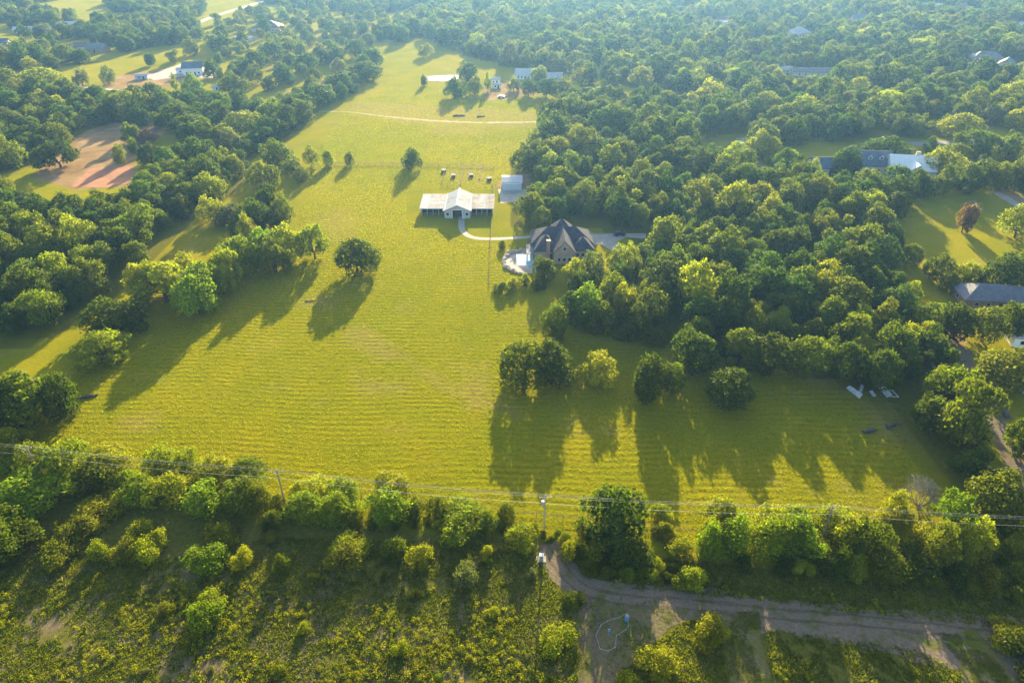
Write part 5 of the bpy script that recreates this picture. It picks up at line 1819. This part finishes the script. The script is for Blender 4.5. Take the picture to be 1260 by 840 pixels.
# ring of pale pipes round a blue tank and post
pts = [(733, 783), (739, 771), (747, 766), (760, 762), (772, 756), (773, 772), (770, 776), (758, 784), (757, 798), (748, 803), (738, 800)]
ring = root('pipe_barrier', 'low ring of pale pipe rails on the shaded turning ground', 'barrier', P(748, 784))
org = ring.location.copy()
W = [P(a, b) - org for a, b in pts]
for i in range(len(W)):
    a, b = W[i], W[(i + 1) % len(W)]
    MB().tube(a + Vector((0, 0, .55)), b + Vector((0, 0, .55)), .045, .045, 6).build('rail', M['pipe'], ring)
    MB().tube(a + Vector((0, 0, -.1)), a + Vector((0, 0, .6)), .07, .07, 6).build('post', M['pipe'], ring)
tk = root('water_tank', 'small blue upright tank at the far corner of the pipe ring', 'tank', P(771, 763))
MB().tube((0, 0, 0), (0, 0, 1.25), .36, .36, 12).build('body', M['blue_plastic'], tk)
MB().tube((0, 0, 1.252), (0, 0, 1.45), .38, .12, 12).build('lid', M['pipe'], tk)
MB().tube((.1, -.4, .3), (.1, -.36, 1.0), .04, .04, 6).build('pipe', M['pipe'], tk)
sp = root('sign_post', 'thin blue topped post standing inside the pipe ring', 'post', P(748.5, 784))
MB().tube((0, 0, -.1), (0, 0, 2.2), .05, .05, 8).build('post', M['pipe'], sp)
MB().box(-.16, -.08, 1.7, .16, .06, 2.35).build('box', M['blue_plastic'], sp)


# ------------------------------------------------------------------ labels of the plants
def ordinal(k, n):
    W_ = ['first', 'second', 'third', 'fourth', 'fifth', 'sixth', 'seventh', 'eighth', 'ninth', 'tenth', 'eleventh', 'twelfth']
    return W_[k] if k < 12 else f'{k + 1}th'


auto = {}
used = {p[6] for p in plants if p[6]}
for p in plants:
    if p[6]:
        p[0]['label'] = p[6]
        continue
    rt, colour, px, py, kind, wpx, _ = p
    cx, cy = px, py - wpx * .4
    lx, ly, nm = min(LANDMARK, key=lambda q: math.hypot((q[0] - cx), (q[1] - cy) * 1.5))
    dx, dy = cx - lx, (cy - ly) * 1.5
    if abs(dx) > abs(dy):
        rel = 'left of' if dx < 0 else 'right of'
    else:
        rel = 'behind' if dy < 0 else 'in front of'
    m = wpx / px_per_m(rt.location.x, rt.location.y)
    size = {'tree': ('small', '', 'broad'), 'airy': ('small loose', 'loose', 'broad loose'), 'bush': ('low', '', 'big'), 'tall': ('narrow', 'upright', 'big upright')}[kind]
    lim = (9, 12.5) if kind in ('tree', 'airy') else (3.5, 6.5)
    s = size[0] if m < lim[0] else (size[1] if m < lim[1] else size[2])
    base = ' '.join(f"{s} {CWORD[colour]} {'tree' if kind in ('tree', 'airy') else 'shrub'} {rel} {nm}".split())
    auto.setdefault(base, []).append(p)
for base, ps in auto.items():
    ps.sort(key=lambda q: q[2])
    n = len(ps)
    for k, p in enumerate(ps):
        if n == 1:
            p[0]['label'] = base
        elif n == 2:
            p[0]['label'] = base + (', left of two' if k == 0 else ', right of two')
        else:
            p[0]['label'] = base + f', {ordinal(k, n)} from the left'

# ------------------------------------------------------------------ haze
hz = MB().box(-3100, -170, -1.0, 3100, 3600, 109.0)
m = bpy.data.materials.new('haze')
m.use_nodes = True
n = m.node_tree.nodes
n.remove(n['Principled BSDF'])
pv = n.new('ShaderNodeVolumePrincipled')
pv.inputs['Color'].default_value = (0.22, 0.48, 1.0, 1)
pv.inputs['Density'].default_value = HAZE_DENSITY
pv.inputs['Anisotropy'].default_value = 0.55
m.node_tree.links.new(pv.outputs[0], n['Material Output'].inputs['Volume'])
o = structure(hz.build('haze', m), 'stuff')
o['label'] = 'thin morning haze lying over the whole valley'
